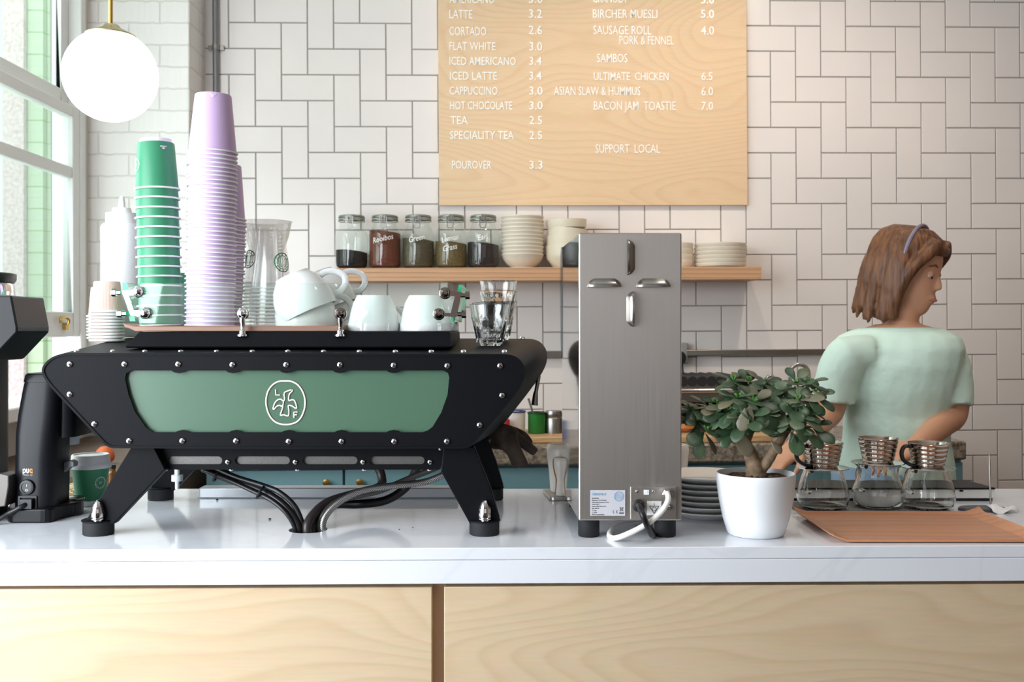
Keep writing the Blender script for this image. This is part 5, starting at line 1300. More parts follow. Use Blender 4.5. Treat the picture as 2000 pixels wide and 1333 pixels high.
# porcelain pouring spouts' drip tray and tall jugs beyond the dispenser
tr = solo('drip_tray', G().loft([[Vector((x, y, z)) for x, y in rounded([(gx(1060, 2.2), 2.235), (gx(1074, 2.13), 2.128), (gx(1150, 2.13), 2.128), (gx(1150, 2.2), 2.235)], .012, 4)] for z in (1.0005, 1.008)]), m_steel, 'small steel drip tray under the tall jugs left of the dispenser', 'tray', bevel=.001)
m_cream2 = mat('cream_porcelain', (236, 228, 218), .25)
m_bline = mat('brown_glaze_line', (150, 110, 70), .4)
def jug(px, d, r, y_top, waist, lab, z0):
    p = Vector((gx(px, d), d, z0)); h = CZ - (y_top - 640) * d / F - z0
    o = thing('tall_jug', lab, 'jug', p, 'tall cream jugs beyond the dispenser')
    pr = [(0, 0), (r * .72, 0), (r * .76, .004), (r * (.62 if waist else .84), h * .42), (r * (.95 if waist else .96), h * .75), (r, h * .9), (r * .94, h * .975), (r * .86, h), (r * .78, h), (r * .78, h * .93), (0, h * .92)]
    part('jug_body', G().lathe(pr, p, 32), m_cream2, o)
    if waist:
        for sx_ in (-1, 1):
            part('glaze_line', G().tube(smooth_poly([p + Vector((sx_ * k * r * 1.0, -r * .25, h * z)) for k, z in ((.72, .02), (.64, .2), (.61, .42), (.8, .6), (.94, .78), (.93, .95), (.5, 1.0))], 5), .0016, 6), m_bline, o)
    return o
jug(1098, 2.205, .034, 868, False, 'taller cream jug just left of the dispenser, behind the waisted one', 1.0085)
jug(1096, 2.152, .017, 894, True, 'slim waisted cream jug with brown glaze edges on the drip tray', 1.0085)
jug(1318, 2.19, .030, 868, False, 'cream jug showing at the right side of the dispenser', 1.0005)

# saucers
p0 = Vector((.372, 1.965, 1.0005)); rs = .087; pr = None
for i in range(7):
    lab = ['bottom', 'second', 'third', 'fourth', 'fifth', 'sixth', 'top'][i] + (' white plate of the stack between dispenser and plant pot' if i in (0, 6) else ' white plate from the bottom of the stack between dispenser and plant pot')
    if pr is None: pr = solo('plate', G().lathe([(0, .002), (rs * .5, .002), (rs * .52, 0), (rs * .6, 0), (rs * .64, .003), (rs * .97, .0125), (rs, .0145), (rs * .995, .0165), (rs * .95, .0160), (rs * .6, .0065), (rs * .3, .005), (0, .005)], p0, 56), m_ceramic, lab, 'plate', loc=p0, group='white plates by the dispenser'); o = pr
    else: o = dup(pr); o['label'] = lab
    o.location = p0 + Vector((random.uniform(-.001, .001), random.uniform(-.001, .001), i * .0107))

# ================================================================== jade plant
PD = 1.788; kp = PD / F
pp = Vector((gx(1476, PD), PD, 1.0005))
jp = thing('potted_jade_plant', 'jade plant with thick leaves in a round white pot', 'plant', pp)
ph = CZ - (924 - 640) * kp - 1.0
pot = [(0, .002), (.040, .002), (.042, 0), (.046, 0), (.0495, .004), (.0575, .03), (.064, .062), (.0675, .09), (.0682, ph - .004), (.0672, ph), (.0655, ph), (.0645, ph - .006), (.062, ph - .012), (0, ph - .012)]
part('pot', G().lathe(pot, pp, 56), mat('white_pot_glaze', (238, 240, 243), .28), jp)
rnd = random.Random(11)
g = G(); N = 26
rings = []
for j in range(7):
    r_ = .0635 * (1 - j / 7); rings.append([pp + Vector((r_ * math.cos(2 * PI * i / N), r_ * math.sin(2 * PI * i / N), ph - .010 + (0 if j == 0 else rnd.uniform(-.001, .005)) + .004 * j / 7)) for i in range(N)])
g.loft(rings, cap0=False)
part('soil', g, mat('potting_soil', (62, 46, 38), .95, bump=(260, 1., .006), vary=(180, (104, 80, 66))), jp, smooth=0)
m_bark = mat('jade_bark', (140, 116, 90), .7, bump=(120, .6, .003), vary=(60, (110, 90, 70)))
def br(pts, rads, g):
    P_ = smooth_poly([P(*q) for q in pts], 5); n_ = len(rads); R_ = []
    for i in range(len(P_)): 
        t = i / (len(P_) - 1) * (n_ - 1); a = min(int(t), n_ - 2); R_.append((rads[a] + (rads[a + 1] - rads[a]) * (t - a)) * kp * (1 + .06 * math.sin(i * 2.1)))
    g.tube(P_, R_, 12)
g = G()
br([(1476, 932, PD), (1474, 912, PD), (1466, 890, PD), (1458, 868, PD), (1454, 845, PD), (1450, 815, PD), (1445, 790, PD)], [22, 17, 14, 11, 9, 7, 5], g)
br([(1484, 922, PD), (1500, 900, PD - .005), (1512, 880, PD - .01), (1524, 862, PD - .01), (1540, 835, PD), (1552, 800, PD), (1562, 770, PD)], [11, 11, 10, 8, 7, 6, 4], g)
br([(1466, 890, PD), (1450, 876, PD), (1434, 860, PD + .005), (1412, 845, PD + .01), (1390, 834, PD + .01), (1362, 815, PD + .01)], [8, 8, 7, 6, 5, 4], g)
br([(1458, 868, PD + .01), (1466, 845, PD + .02), (1476, 815, PD + .02), (1492, 785, PD + .02), (1505, 765, PD + .02)], [7, 7, 6, 5, 4], g)
br([(1428, 852, PD), (1420, 822, PD), (1415, 800, PD)], [5, 4, 3], g)
br([(1540, 835, PD), (1560, 822, PD - .02), (1575, 815, PD - .02)], [5, 4, 3], g)
remesh_obj('trunk', g, m_bark, jp, .0022, sm=3)
m, nt, bs = new_mat('jade_leaf'); L = nt.links.new
geo = nt.nodes.new('ShaderNodeNewGeometry'); r = nt.nodes.new('ShaderNodeValToRGB'); e = r.color_ramp.elements
e[0].position = 0; e[0].color = lin((42, 64, 40)); e[1].position = 1; e[1].color = lin((112, 104, 84)); x = e.new(.45); x.color = lin((60, 84, 56)); x = e.new(.75); x.color = lin((84, 102, 74))
L(geo.outputs['Random Per Island'], r.inputs[0]); L(r.outputs[0], bs.inputs['Base Color']); bs.inputs['Roughness'].default_value = .42; bs.inputs['Subsurface Weight'].default_value = .08; bs.inputs['Subsurface Radius'].default_value = (.003, .004, .002)
m_leaf = m
m_young = mat('young_jade_leaf', (78, 126, 56), .4, sub=.1)
def leaf(g, base, dirv, nrm, ln, wd, mi=0, droop=.15):
    d_ = dirv.normalized(); s_ = d_.cross(nrm)
    if s_.length < .1: s_ = d_.cross(Vector((.3, .5, .8)))
    s_.normalize(); n_ = s_.cross(d_)
    th = .0026; secs = []; K = 10
    for t, w_ in ((0, .12), (.12, .26), (.3, .58), (.5, .88), (.68, 1.0), (.84, .84), (.95, .48), (1.0, .1)):
        c = base + d_ * ln * t - n_ * ln * droop * t * t
        hw = wd / 2 * w_; tt = th * (.35 + .65 * min(1, w_ * 1.2)) * (1 if t < .98 else .4)
        secs.append([c + s_ * hw * math.cos(2 * PI * k / K) + n_ * (tt * .6 * math.sin(2 * PI * k / K) + .10 * hw * abs(math.cos(2 * PI * k / K))) for k in range(K)])
    g.loft(secs, mi=mi)
leafs = G(); young = G()
def rosette(px, py, dd, n, ln, spread=1., axis=(0, -.35, 1), yng=True):
    c = P(px, py, PD + dd); ax = Vector(axis).normalized()
    u_ = ax.orthogonal().normalized(); v_ = ax.cross(u_); a0 = rnd.uniform(0, 6)
    for k in range(n):
        a = a0 + k * 2.4; lift = -.55 + 1.25 * k / n
        dv = (u_ * math.cos(a) + v_ * math.sin(a)) + ax * lift * 1.0
        L_ = ln * 1.42 * rnd.uniform(.82, 1.15) * (1.0 if k < n - 2 else .75)
        leaf(leafs, c + ax * (.004 * k / n) + dv.normalized() * .004, dv, ax + Vector((rnd.uniform(-.3, .3), rnd.uniform(-.5, .1), rnd.uniform(-.2, .3))), L_ * spread, L_ * rnd.uniform(.5, .62))
    if yng:
        for k in range(3):
            a = rnd.uniform(0, 6); dv = ax * 1.1 + (u_ * math.cos(a) + v_ * math.sin(a)) * .7
            leaf(young, c + ax * .004, dv, u_, ln * .42, ln * .2)
px_ = kp
R_ = [(1432, 748, 0, 9, 30), (1462, 752, .02, 9, 34), (1489, 752, .03, 8, 30), (1440, 782, -.03, 10, 33), (1470, 790, -.03, 10, 34), (1500, 785, 0, 9, 34), (1426, 805, -.02, 9, 34), (1400, 790, 0, 7, 28), (1385, 800, .01, 8, 32),
      (1350, 805, .01, 9, 28), (1362, 826, .0, 8, 34), (1376, 845, -.01, 7, 36), (1455, 818, -.04, 8, 38), (1495, 812, -.02, 8, 36), (1532, 778, .02, 8, 32), (1556, 752, .01, 9, 30), (1578, 752, 0, 8, 28), (1590, 774, -.01, 8, 30),
      (1560, 785, -.02, 9, 31), (1533, 802, -.03, 9, 30), (1560, 818, -.04, 10, 33), (1580, 806, -.02, 8, 28), (1585, 836, -.02, 6, 34), (1545, 842, -.04, 6, 34), (1440, 838, -.01, 5, 36), (1478, 832, 0, 5, 34), (1516, 765, .03, 7, 30), (1410, 822, .01, 6, 32)]
for px, py, dd, n, ln in R_:
    rosette(px, py, dd, n, ln * kp, axis=(rnd.uniform(-.35, .35), rnd.uniform(-.7, -.1), 1))
for (px, py, tx, ty, dd, ln) in ((1506, 862, 1520, 878, -.03, 30), (1368, 850, 1365, 885, -.01, 46), (1362, 838, 1360, 862, 0, 32), (1440, 800, 1418, 840, -.05, 42), (1455, 798, 1450, 834, -.055, 44), (1466, 790, 1460, 822, -.05, 40), (1480, 800, 1512, 828, -.05, 52), (1468, 826, 1508, 840, -.05, 48),
                                 (1550, 850, 1552, 878, -.055, 34), (1572, 846, 1602, 868, -.04, 44), (1580, 786, 1606, 806, -.03, 38), (1588, 765, 1604, 772, -.02, 28), (1415, 808, 1362, 820, -.02, 44), (1432, 850, 1416, 866, -.03, 34)):
    a = P(px, py, PD + dd); b = P(tx, ty, PD + dd - .006); leaf(leafs, a, b - a, Vector((rnd.uniform(-.3, .3), -1, .45)), ln * kp, ln * kp * .56, droop=.1)
fo = part('foliage', leafs, m_leaf, jp, smooth=50, weld=False); part('young_leaves', young, m_young, jp, 'bright green young leaf tips', smooth=50, weld=False)

# ================================================================== pour-over row
mat_g = G().box(gx(1562, 1.985), gx(1862, 1.985), 1.965, 2.10, 1.0004, 1.0034)
m, nt, bs = new_mat('grey_grid_mat'); L = nt.links.new
tc = nt.nodes.new('ShaderNodeTexCoord'); ck = nt.nodes.new('ShaderNodeTexChecker'); ck.inputs['Scale'].default_value = 180; ck.inputs['Color1'].default_value = lin((60, 60, 62)); ck.inputs['Color2'].default_value = lin((140, 138, 136))
L(tc.outputs['Object'], ck.inputs[0]); L(ck.outputs['Color'], bs.inputs['Base Color']); bs.inputs['Roughness'].default_value = .5
solo('drip_mat', mat_g, m, 'thin grey gridded mat under the three glass servers', 'mat', bevel=.0008)
m_srv = mat('server_glass', (254, 255, 254), 0., 0, 1., 1.45)
def server(px, d, hpx, flare, lab):
    k = d / F; p = Vector((gx(px, d), d, 1.0038)); h = hpx * k
    R_ = 50 * k
    if flare: outer = [(0, .001), (R_ * .72, 0), (R_ * .9, .006), (R_, .022), (R_ * .98, .034), (R_ * .86, h * .55), (R_ * .74, h * .78), (R_ * .76, h * .9), (R_ * .92, h)]
    else: outer = [(0, .001), (R_ * .74, 0), (R_ * .92, .006), (R_, .02), (R_ * .99, .030), (R_ * .93, h * .55), (R_ * .82, h * .78), (R_ * .74, h * .93), (R_ * .72, h)]
    t = .0016; inner = [(max(0, r - t), z if z > .003 else z + .005) for r, z in outer[::-1]]; inner[-1] = (0, .0055)
    o = thing('glass_server', lab, 'carafe', p, 'glass coffee servers on the grey mat')
    part('glass_body', G().lathe(outer + inner, p, 48), m_srv, o, smooth=40)
    hd = [p + Vector((-.012, R_ * .66, h * .86)), p + Vector((-.016, R_ * 1.15, h * .84)), p + Vector((-.018, R_ * 1.35, h * .6)), p + Vector((-.016, R_ * 1.2, h * .3)), p + Vector((-.012, R_ * .99, h * .28))]
    part('handle', G().tube(smooth_poly(hd, 6), .0042, 10), m_srv, o)
    return p, h, k
def dripper(p, h, k, lab, hand=None, paper=False, rc=39):
    b = p + Vector((0, 0, h + .0008)); H = 49 * k; R0, R1 = 27.5 * k, rc * k
    o = thing('coffee_dripper', lab, 'dripper', b, 'ribbed steel drippers on the servers')
    pr = [(R0 * .5, .003), (R0, .003)]
    for i in range(5):
        z0 = .003 + H * (.06 + .17 * i); rr = lambda z: R0 + (R1 - R0) * (z / H) ** .9 * .93
        pr += [(rr(z0), z0), (rr(z0) + .0012, z0 + H * .02), (rr(z0) + .0012, z0 + H * .05), (rr(z0 + H * .07), z0 + H * .08)]
    pr += [(R1 * .95, H * .93), (R1, H * .99), (R1 + .0008, H), (R1 * .985, H + .0004)]
    pr += [(R1 * .93, H * .93), (R0 * .97, .006), (0, .006)]
    part('cone', G().lathe(pr, b, 48), mat('warm_polished_steel', (196, 184, 172), .13, 1.), o, smooth=50)
    part('base_disc', G().lathe([(0, .0), (R0, .0), (50 * k, -.0002), (50.5 * k, .0006), (50 * k, .0016), (R0, .0026), (0, .0026)], b, 48), m_chrome, o)
    if hand:
        a = math.radians(hand); e = Vector((math.cos(a), math.sin(a), 0))
        part('handle', G().tube(smooth_poly([b + e * R1 * .98 + Vector((0, 0, H * .86)), b + e * (R1 + .012) + Vector((0, 0, H * .88)), b + e * (R1 + .019) + Vector((0, 0, H * .66)), b + e * (R1 + .016) + Vector((0, 0, H * .36)), b + e * (R1 + .002) + Vector((0, 0, H * .16)), b + e * (R0 + .002) + Vector((0, 0, H * .1))], 6), .0036, 10, flat=1.5), m_dark, o)
    if paper:
        M_ = 60; rg = random.Random(5)
        ring = lambda r, z, w_: [b + Vector(((r + w_ * math.sin(i * PI * .5)) * math.cos(2 * PI * i / M_), (r + w_ * math.sin(i * PI * .5)) * math.sin(2 * PI * i / M_), z + (w_ * .6 * math.cos(i * 1.7)))) for i in range(M_)]
        g = G(); g.loft([ring(R1 * .93, H + .0025, .0012), ring(R1 * .9, H * .9, .001), ring(R0 * .9, .009, .0005), ring(R0 * .1, .009, 0)], cap0=False)
        solo('paper_filter', g, mat('filter_paper', (244, 240, 234), .8), 'white crinkled paper filter inside the left dripper', 'coffee filter', smooth=0, weld=False)
q = server(1607, 2.03, 77, False, 'glass coffee server at the left of the row, beside the plant pot'); dripper(*q, 'ribbed steel dripper holding a paper filter, nearest the plant', 195, True)
q = server(1715, 2.045, 84, True, 'middle glass coffee server with a flared neck'); dripper(*q, 'empty ribbed steel dripper on the middle server, standing highest', 60, False, 38.5)
q = server(1813, 2.03, 77, False, 'glass coffee server at the right of the row'); dripper(*q, 'empty ribbed steel dripper on the right server, handle to the left', 192, False)

# wooden tray at the right front
tx0, tx1, ty0, ty1 = .536, .892, 1.712, 1.955
def tr_sec(y, up):
    x = [(tx0, .0135), (tx0 + .008, .010), (tx0 + .026, .0042), (tx1 - .026, .0042), (tx1 - .008, .010), (tx1, .0135)]
    t = [Vector((a, y, 1.0005 + z + up)) for a, z in x]; b = [Vector((a + (.003 if i < 2 else -.003 if i > 3 else 0), y, 1.0005 + max(0.0, z - .0042) + up)) for i, (a, z) in enumerate(x)]
    return t + b[::-1]
g = G().loft([tr_sec(ty0, .0012), tr_sec(ty0 + .02, 0), tr_sec(ty1 - .02, 0), tr_sec(ty1, .006)])
solo('serving_tray', g, m_teak, 'orange-brown wooden tray lying at the right front of the counter', 'tray', smooth=0, bevel=.0012)
# low white box with black lid
bx0, bx1 = gx(1548, 2.125), gx(1944, 2.125)
o = thing('tablet_stand', 'low white box with a black top behind the glass servers', 'box', Vector(((bx0 + bx1) / 2, 2.2, 1.0)))
zt0 = CZ - (955 - 640) * 2.125 / F
part('box_body', G().box(bx0, bx1, 2.125, 2.195, 1.006, zt0 - .0015), m_white, o, smooth=0, bevel=.002)
part('box_plinth', G().box(bx0 + .004, bx1 - .004, 2.129, 2.19, 1.0005, 1.006), m_blackplastic, o, smooth=0)
part('black_top', G().loft([[Vector((bx0, 2.123, zt0 - .001)), Vector((bx1, 2.123, zt0 - .001)), Vector((bx1 - .03, 2.198, zt0 + .005)), Vector((bx0, 2.198, zt0 + .005))], [Vector((bx0, 2.123, zt0 + .002)), Vector((bx1, 2.123, zt0 + .002)), Vector((bx1 - .03, 2.198, zt0 + .0075)), Vector((bx0, 2.198, zt0 + .0075))]]), mat('satin_dark', (14, 14, 16), .4, spec=.25), o, smooth=0, bevel=.001)
part('port', G().box(gx(1876, 2.12), gx(1883, 2.12), 2.1235, 2.1255, 1.02, 1.0235), m_sock, o, smooth=0)
# receipt spike
sc0 = Vector((gx(1918, 2.02), 2.02, 1.0005)); k = 2.02 / F
o = thing('receipt_spike', 'steel receipt spike on an oval black base at the far right', 'spike', sc0)
el = [(sc0.x + 46 * k * math.cos(a * PI / 20), sc0.y + .026 * math.sin(a * PI / 20)) for a in range(40)]
el2 = [(sc0.x + 43 * k * math.cos(a * PI / 20), sc0.y + .023 * math.sin(a * PI / 20)) for a in range(40)]
part('base', G().loft([[Vector((x, y, 1.0005)) for x, y in el], [Vector((x, y, 1.004)) for x, y in el], [Vector((x, y, 1.0065)) for x, y in el2]]), mat('grey_black_base', (70, 70, 78), .35), o)
sp = Vector((gx(1935, 2.02), 2.02, 1.006)); tp = P(1932, 887, 2.02)
part('spike', G().tube([sp, sp + (tp - sp) * .9, tp], [.0018, .0018, .0004], 10), m_steel, o)
g = G(); c4 = [P(1926, 979, 2.03), P(1976, 979, 2.03), P(1992, 996, 1.985), P(1942, 999, 1.975)]
n_ = 6; rows_ = []
for i in range(n_ + 1):
    for j in range(n_ + 1):
        a = c4[0].lerp(c4[1], j / n_); b = c4[3].lerp(c4[2], j / n_); q = a.lerp(b, i / n_)
        q.z = 1.0085 + .006 * math.sin(j * 1.1) * math.sin(i * .6 + .5) - (.004 if i > 4 else 0); rows_.append(q)
fs = [(i * (n_ + 1) + j, i * (n_ + 1) + j + 1, (i + 1) * (n_ + 1) + j + 1, (i + 1) * (n_ + 1) + j) for i in range(n_) for j in range(n_)]
g.add(rows_, fs); so = solo('paper_receipt', g, m_paperw, 'crumpled white receipt lying on the spike base', 'receipt'); so.modifiers.new('thickness', 'SOLIDIFY').thickness = .0004

# ================================================================== barista
PDp = 2.98; kb = PDp / F
PP = lambda x, y, dd=0.: P(x, y, PDp + dd)
per = thing('person', 'barista in a mint green T-shirt turning to the right behind the counter', 'person', Vector((PP(1755, 640).x, PDp, 0)))
m_skin = mat('skin', (214, 160, 130), .5, sub=.15); m_hair = mat('brown_hair', (128, 84, 54), .45, bump=(1., .8, .006), vary=(1., (86, 54, 36)))
for n_ in m_hair.node_tree.nodes:
    if n_.type == 'TEX_NOISE':
        mp_ = m_hair.node_tree.nodes.new('ShaderNodeMapping'); mp_.inputs['Scale'].default_value = (90, 90, 6)
        m_hair.node_tree.links.new(m_hair.node_tree.nodes['Texture Coordinate'].outputs['Object'], mp_.inputs[0]); m_hair.node_tree.links.new(mp_.outputs[0], n_.inputs['Vector'])
m_shirt = mat('mint_cotton', (212, 236, 224), .85, bump=(5, .55, .04)); m_jeans = mat('pale_blue_denim', (150, 176, 206), .8)
def ell(c, rx, ry, rz_=0., n=20, tilt=None):
    out = []
    for k in range(n):
        a = 2 * PI * k / n; v = Vector((rx * math.cos(a), ry * math.sin(a), 0)); v = RZ(rz_) @ v
        if tilt is not None: v = tilt @ v
        out.append(Vector(c) + v)
    return out
YAW = 38      # body turned: chest towards +x and a little towards the camera
g = G(); bx = PP(1752, 640).x; zz_ = lambda y: PP(1000, y).z
def torso(off_=0., y0=None):
    secs = []
    for y, cx_, rx, ry, dy in ((1015, 1745, .150, .112, 0), (960, 1746, .158, .115, 0), (900, 1748, .150, .108, 0), (860, 1749, .138, .100, 0), (810, 1750, .134, .098, 0), (760, 1751, .148, .108, -.004), (715, 1752, .162, .108, -.004), (680, 1753, .172, .098, 0), (658, 1754, .160, .082, .004), (645, 1756, .120, .066, .008), (640, 1757, .094, .060, .009), (634, 1758, .066, .056, .010)):
        secs.append(ell((PP(cx_, y).x, PDp + dy, zz_(y)), rx + off_, ry + off_, -YAW + 8))
    return secs
g.loft(torso())
hx = PP(1772, 640).x; hy = PDp + .012
for_neck = [ell((PP(1759 + i * 2.5, 640 - i * 12).x, PDp + .010, zz_(646 - i * 12)), .052 - .002 * i, .054 - .002 * i) for i in range(6)]
g.loft(for_neck)
# head: loft of horizontal sections, facing right (+x), turned a little towards the camera
FY = -40
hc_ = Vector((PP(1776, 530).x, hy, zz_(530)))
fdir = RZ(FY) @ Vector((1, 0, 0)); fside = RZ(FY) @ Vector((0, 1, 0))
PT_ = math.radians(14); fup = Vector((0, 0, math.cos(PT_))) + fdir * math.sin(PT_); fdir = fdir * math.cos(PT_) - Vector((0, 0, math.sin(PT_)))
def hp_(f, s, z): return hc_ + fdir * f + fside * s + fup * z
def headsec(z, front, back, half):
    out = []
    for k in range(24):
        a = 2 * PI * k / 24; c = math.cos(a); s = math.sin(a)
        f = front * c if c > 0 else back * c
        out.append(hp_(f, half * s * (1 - .12 * max(0, c) ** 2), z))
    return out
HS = [(-.118, .062, .0, .030), (-.112, .076, .030, .044), (-.098, .084, .052, .054), (-.075, .088, .070, .062), (-.045, .090, .084, .069), (-.015, .089, .094, .073), (.015, .090, .100, .076), (.045, .090, .102, .077), (.075, .082, .098, .072), (.1, .060, .080, .056), (.114, .030, .050, .032), (.118, .005, .01, .006)]
g.loft([headsec(*q) for q in HS])
# nose, brow, lips, ear
g.loft([[hp_(.086 + a, s, z) for s in (-w_, 0, w_, 0)] if False else [hp_(.080, -w_, z), hp_(.086 + a, -w_ * .35, z), hp_(.086 + a, w_ * .35, z), hp_(.080, w_, z)] for z, a, w_ in ((.018, .004, .008), (.0, .010, .010), (-.018, .019, .013), (-.030, .022, .016), (-.036, .012, .014))])
g.tube([hp_(.082, -.022, -.062), hp_(.091, -.008, -.059), hp_(.0915, .008, -.059), hp_(.082, .022, -.062)], [.004, .006, .006, .004], 8)
g.tube([hp_(.080, -.020, -.071), hp_(.089, -.007, -.071), hp_(.089, .007, -.071), hp_(.080, .020, -.071)], [.004, .0065, .0065, .004], 8)
for s in (-1, 1):
    g.tube([hp_(.078, s * .012, .026), hp_(.080, s * .03, .030), hp_(.068, s * .048, .024)], [.006, .006, .004], 8)
    g.tube([hp_(-.012, s * .073, -.03), hp_(-.004, s * .080, -.015), hp_(-.012, s * .084, .008), hp_(-.026, s * .084, .012), hp_(-.03, s * .078, -.01)], [.006, .007, .008, .008, .006], 8)
# arms with hands
def limb(pts, rads, g, n=6):
    P_ = smooth_poly(pts, n); R_ = []
    for i in range(len(P_)):
        t = i / (len(P_) - 1) * (len(rads) - 1); a = min(int(t), len(rads) - 2); R_.append(rads[a] + (rads[a + 1] - rads[a]) * (t - a))
    g.tube(P_, R_, 14)
def hand(w, fwd, up, side, g, curl=.5, s=1.):
    """palm at wrist w pointing along fwd, back of the hand along up, thumb on +side"""
    fwd = fwd.normalized(); up = (up - fwd * up.dot(fwd)).normalized(); sd = fwd.cross(up) * side
    g.loft([[w + fwd * f * s + sd * c * hw * s + up * u_ * ht * s for c, u_ in ((1, .5), (.7, 1), (-.7, 1), (-1, .5), (-1, -.5), (-.7, -1), (.7, -1), (1, -.5))] for f, hw, ht in ((-.01, .026, .018), (.02, .033, .015), (.05, .040, .014), (.085, .041, .012))])
    for i, (o_, ln) in enumerate(((.031, .070), (.0105, .080), (-.0105, .074), (-.031, .058))):
        b = w + fwd * .082 * s + sd * o_ * s; pts = [b]
        ang = 0; q = b.copy()
        for j, seg in enumerate((.45, .3, .25)):
            ang += curl * (.5 + .25 * j); q = q + (fwd * math.cos(ang) - up * math.sin(ang)) * ln * seg * s + sd * o_ * .04; pts.append(q.copy())
        g.tube(pts, [.0090 * s, .0088 * s, .0080 * s, .0065 * s], 10); ball(g, pts[-1], .0065 * s)
    b = w + fwd * .022 * s + sd * .028 * s; t1 = b + (fwd * .6 + sd * .75 - up * .25) * .034 * s; t2 = t1 + (fwd * .9 + sd * .25 - up * .3) * .028 * s; t3 = t2 + (fwd * .95 - up * .3) * .022 * s
    g.tube([b, t1, t2, t3], [.0135 * s, .011 * s, .0095 * s, .007 * s], 10); ball(g, t3, .007 * s)
shR = PP(1658, 692, -.04); elR = PP(1622, 800, -.03); wrR = PP(1555, 872, -.16); 
shL = PP(1842, 694, -.03); elL = PP(1862, 808, -.05); wrL = PP(1790, 872, -.20)
limb([shR + Vector((.05, 0, -.012)), shR, shR.lerp(elR, .5) + Vector((-.012, 0, 0)), elR, elR.lerp(wrR, .35), wrR], [.036, .043, .044, .041, .040, .027], g)
limb([shL + Vector((-.05, 0, -.012)), shL, shL.lerp(elL, .5) + Vector((.012, 0, 0)), elL, elL.lerp(wrL, .35), wrL], [.036, .043, .044, .040, .039, .027], g)
hand(wrR, Vector((-.75, -.4, -.5)), Vector((-.3, -.2, 1)), -1, g, .35)
hand(wrL, Vector((-.9, -.35, -.25)), Vector((0, -.3, 1)), 1, g, .45)
# legs
for sx_, dy in ((-1, .03), (1, -.03)):
    q = Vector((PP(1746, 640).x, PDp, 0)) + RZ(-YAW + 8) @ Vector((sx_ * .078, 0, 0))
    limb([Vector((q.x, q.y, .86)), Vector((q.x, q.y, .70)), Vector((q.x, q.y, .48)), Vector((q.x + .005, q.y, .30)), Vector((q.x, q.y + .01, .09))], [.088, .080, .058, .054, .036], g)
    fd = RZ(-YAW + 8) @ Vector((.05 + .0, -.16, 0)); g.tube([Vector((q.x, q.y + .02, .045)), Vector((q.x, q.y, .045)) + fd * .5, Vector((q.x, q.y, .035)) + fd], [.042, .042, .032], 12)
remesh_obj('body', g, m_skin, per, .0055, sm=4, subd=0)
# clothes
g = G()
ts = torso(.013)[1:-1]
g.loft(ts)
def sleeve(a, m_, b, r0, r1, r2): limb([a, a.lerp(m_, .35), a.lerp(m_, .7), b], [r0, r1, r1, r2], g)
g.tube(smooth_poly([shR + Vector((.06, 0, .0)), shR + Vector((.0, 0, -.004)), shR.lerp(elR, .42) + Vector((-.012, 0, 0)), shR.lerp(elR, .86)], 5), [.054] * 5 + [.062] * 5 + [.060] * 5 + [.064], 16)
g.tube(smooth_poly([shL + Vector((-.06, 0, .0)), shL + Vector((.0, 0, -.004)), shL.lerp(elL, .42) + Vector((.012, 0, 0)), shL.lerp(elL, .86)], 5), [.054] * 5 + [.060] * 5 + [.058] * 5 + [.062], 16)
remesh_obj('t_shirt', g, m_shirt, per, .007, 'mint green short-sleeved T-shirt', sm=5)
g = G()
g.loft([ell((PP(1746, y).x, PDp, zz_(y)), rx + .012, ry + .012, -YAW + 8) for y, rx, ry in ((1040, .152, .114), (1015, .152, .114), (960, .160, .118), (905, .150, .108))])
for sx_ in (-1, 1):
    q = Vector((PP(1746, 640).x, PDp, 0)) + RZ(-YAW + 8) @ Vector((sx_ * .078, 0, 0))
    limb([Vector((q.x, q.y, .88)), Vector((q.x, q.y, .70)), Vector((q.x, q.y, .48)), Vector((q.x + .005, q.y, .30)), Vector((q.x, q.y + .01, .10))], [.100, .094, .072, .066, .056], g)
remesh_obj('jeans', g, m_jeans, per, .008, 'pale blue jeans', sm=4)
# hair: bob reaching the shoulders, open at the face
g = G()
HZ = [(.134, .01, .01, .006), (.128, .046, .066, .046), (.108, .076, .100, .073), (.078, .086, .118, .088), (.050, .080, .124, .094), (.010, .036, .126, .096), (-.03, .022, .128, .098), (-.075, .014, .128, .098), (-.115, .010, .120, .092), (-.140, .006, .108, .084), (-.15, .002, .09, .07)]
def hairsec(z, front, back, half):
    out = []
    for k in range(24):
        a = 2 * PI * k / 24; c = math.cos(a); s = math.sin(a)
        f = front * c if c > 0 else back * c
        wob = 1 + .015 * math.sin(k * 3.1 + z * 40)
        out.append(hp_(f * wob - .004, half * s * wob, z))
    return out
g.loft([hairsec(*q) for q in HZ])
for s in (-1, 1):      # side locks framing the face and a fringe
    g.tube(smooth_poly([hp_(.074, s * .03, .098), hp_(.070, s * .066, .066), hp_(.044, s * .086, .02), hp_(.024, s * .092, -.04), hp_(.018, s * .090, -.10), hp_(.022, s * .082, -.14)], 5), [.018] * 10 + [.018] * 10 + [.016] * 5 + [.006], 10)
g.tube([hp_(.070, -.055, .082), hp_(.083, -.02, .076), hp_(.083, .02, .076), hp_(.070, .055, .082)], [.014, .015, .015, .014], 10)
rh = random.Random(9)
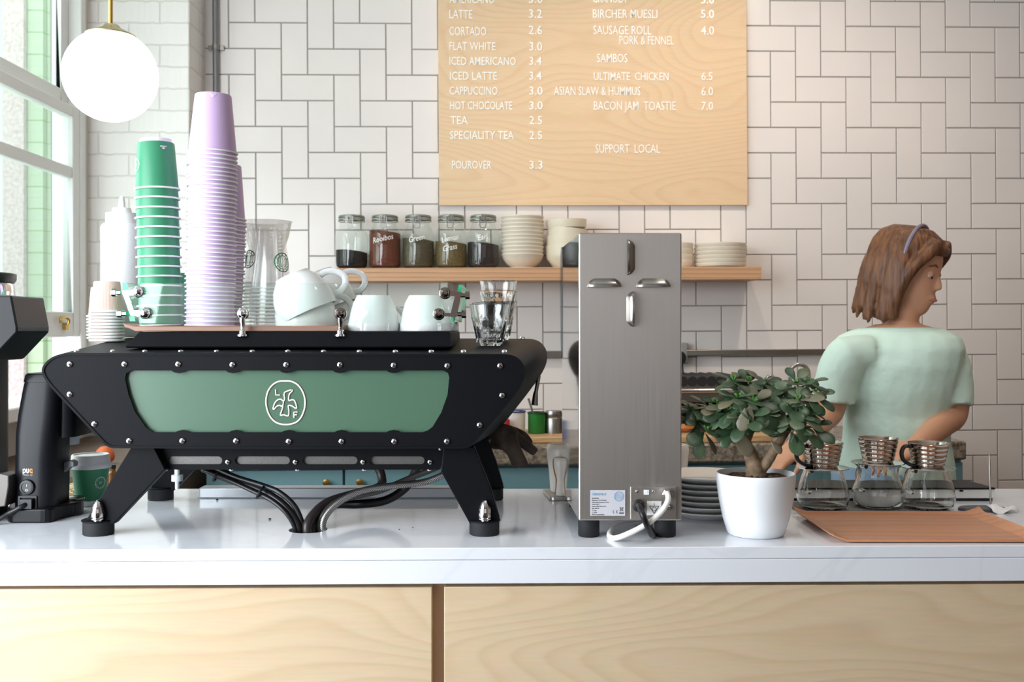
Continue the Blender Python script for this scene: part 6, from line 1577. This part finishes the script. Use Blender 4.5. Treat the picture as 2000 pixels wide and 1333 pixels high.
for k in range(26):
    a = math.radians(rh.uniform(70, 290)); c_ = math.cos(a); s_ = math.sin(a); m_ = 1.0 + rh.uniform(-.02, .05)
    g.tube(smooth_poly([hp_(.09 * c_ * .8 - .01, .075 * s_, .085), hp_(.118 * c_ * m_ if c_ < 0 else .05 * c_, .096 * s_ * m_, .02), hp_((.124 * c_ if c_ < 0 else .03 * c_) * m_, .099 * s_ * m_, -.07), hp_((.12 * c_ if c_ < 0 else .02 * c_) * m_ * 1.03, .095 * s_ * m_, rh.uniform(-.13, -.175))], 4), [.012] * 8 + [.009] * 4 + [.003], 8)
remesh_obj('hair', g, m_hair, per, .005, 'brown shoulder-length hair with a fringe', sm=3)
band = [hp_(.012 + .118 * math.sin(t) * .0, .093 * math.cos(t), .045 + .093 * math.sin(t)) for t in [PI * i / 16 for i in range(17)]]
part('hair_clip', G().tube(band, .006, 8), mat('lilac_grey_band', (140, 130, 150), .5), per, 'grey lilac hair band')
for s in (-1, 1):
    e_ = hp_(.0735, s * .031, .006)
    part('eye', G().lathe([(.0105 * math.sin(PI * i / 8), -.0105 * math.cos(PI * i / 8)) for i in range(9)], e_, 14), mat('eye_white', (226, 220, 214), .2), per)
    part('iris', G().lathe([(0, .0022), (.004, .0018), (.0064, 0)], hp_(.0735 + .0084, s * .0315, -.001), 14, (Vector((0, 0, 1)).rotation_difference(fdir)).to_matrix()), mat('brown_iris', (50, 34, 28), .2), per)
    part('eyebrow', G().tube([hp_(.0845, s * .014, .028), hp_(.0835, s * .031, .034), hp_(.073, s * .048, .028)], [.0028, .0034, .002], 8), m_hair, per)
    part('eyelid', G().lathe([(.0117 * math.sin(PI * i / 18), .0117 * math.cos(PI * i / 18)) for i in range(11)], e_, 16, (Vector((0, 0, 1)).rotation_difference((fup * .9 + fdir * .45).normalized())).to_matrix()), m_skin, per)
part('lips', G().tube([hp_(.0845, -.019, -.0665), hp_(.0955, -.007, -.0650), hp_(.0955, .007, -.0650), hp_(.0845, .019, -.0665)], [.0025, .0045, .0045, .0025], 8), mat('lip_pink', (190, 110, 100), .45), per)
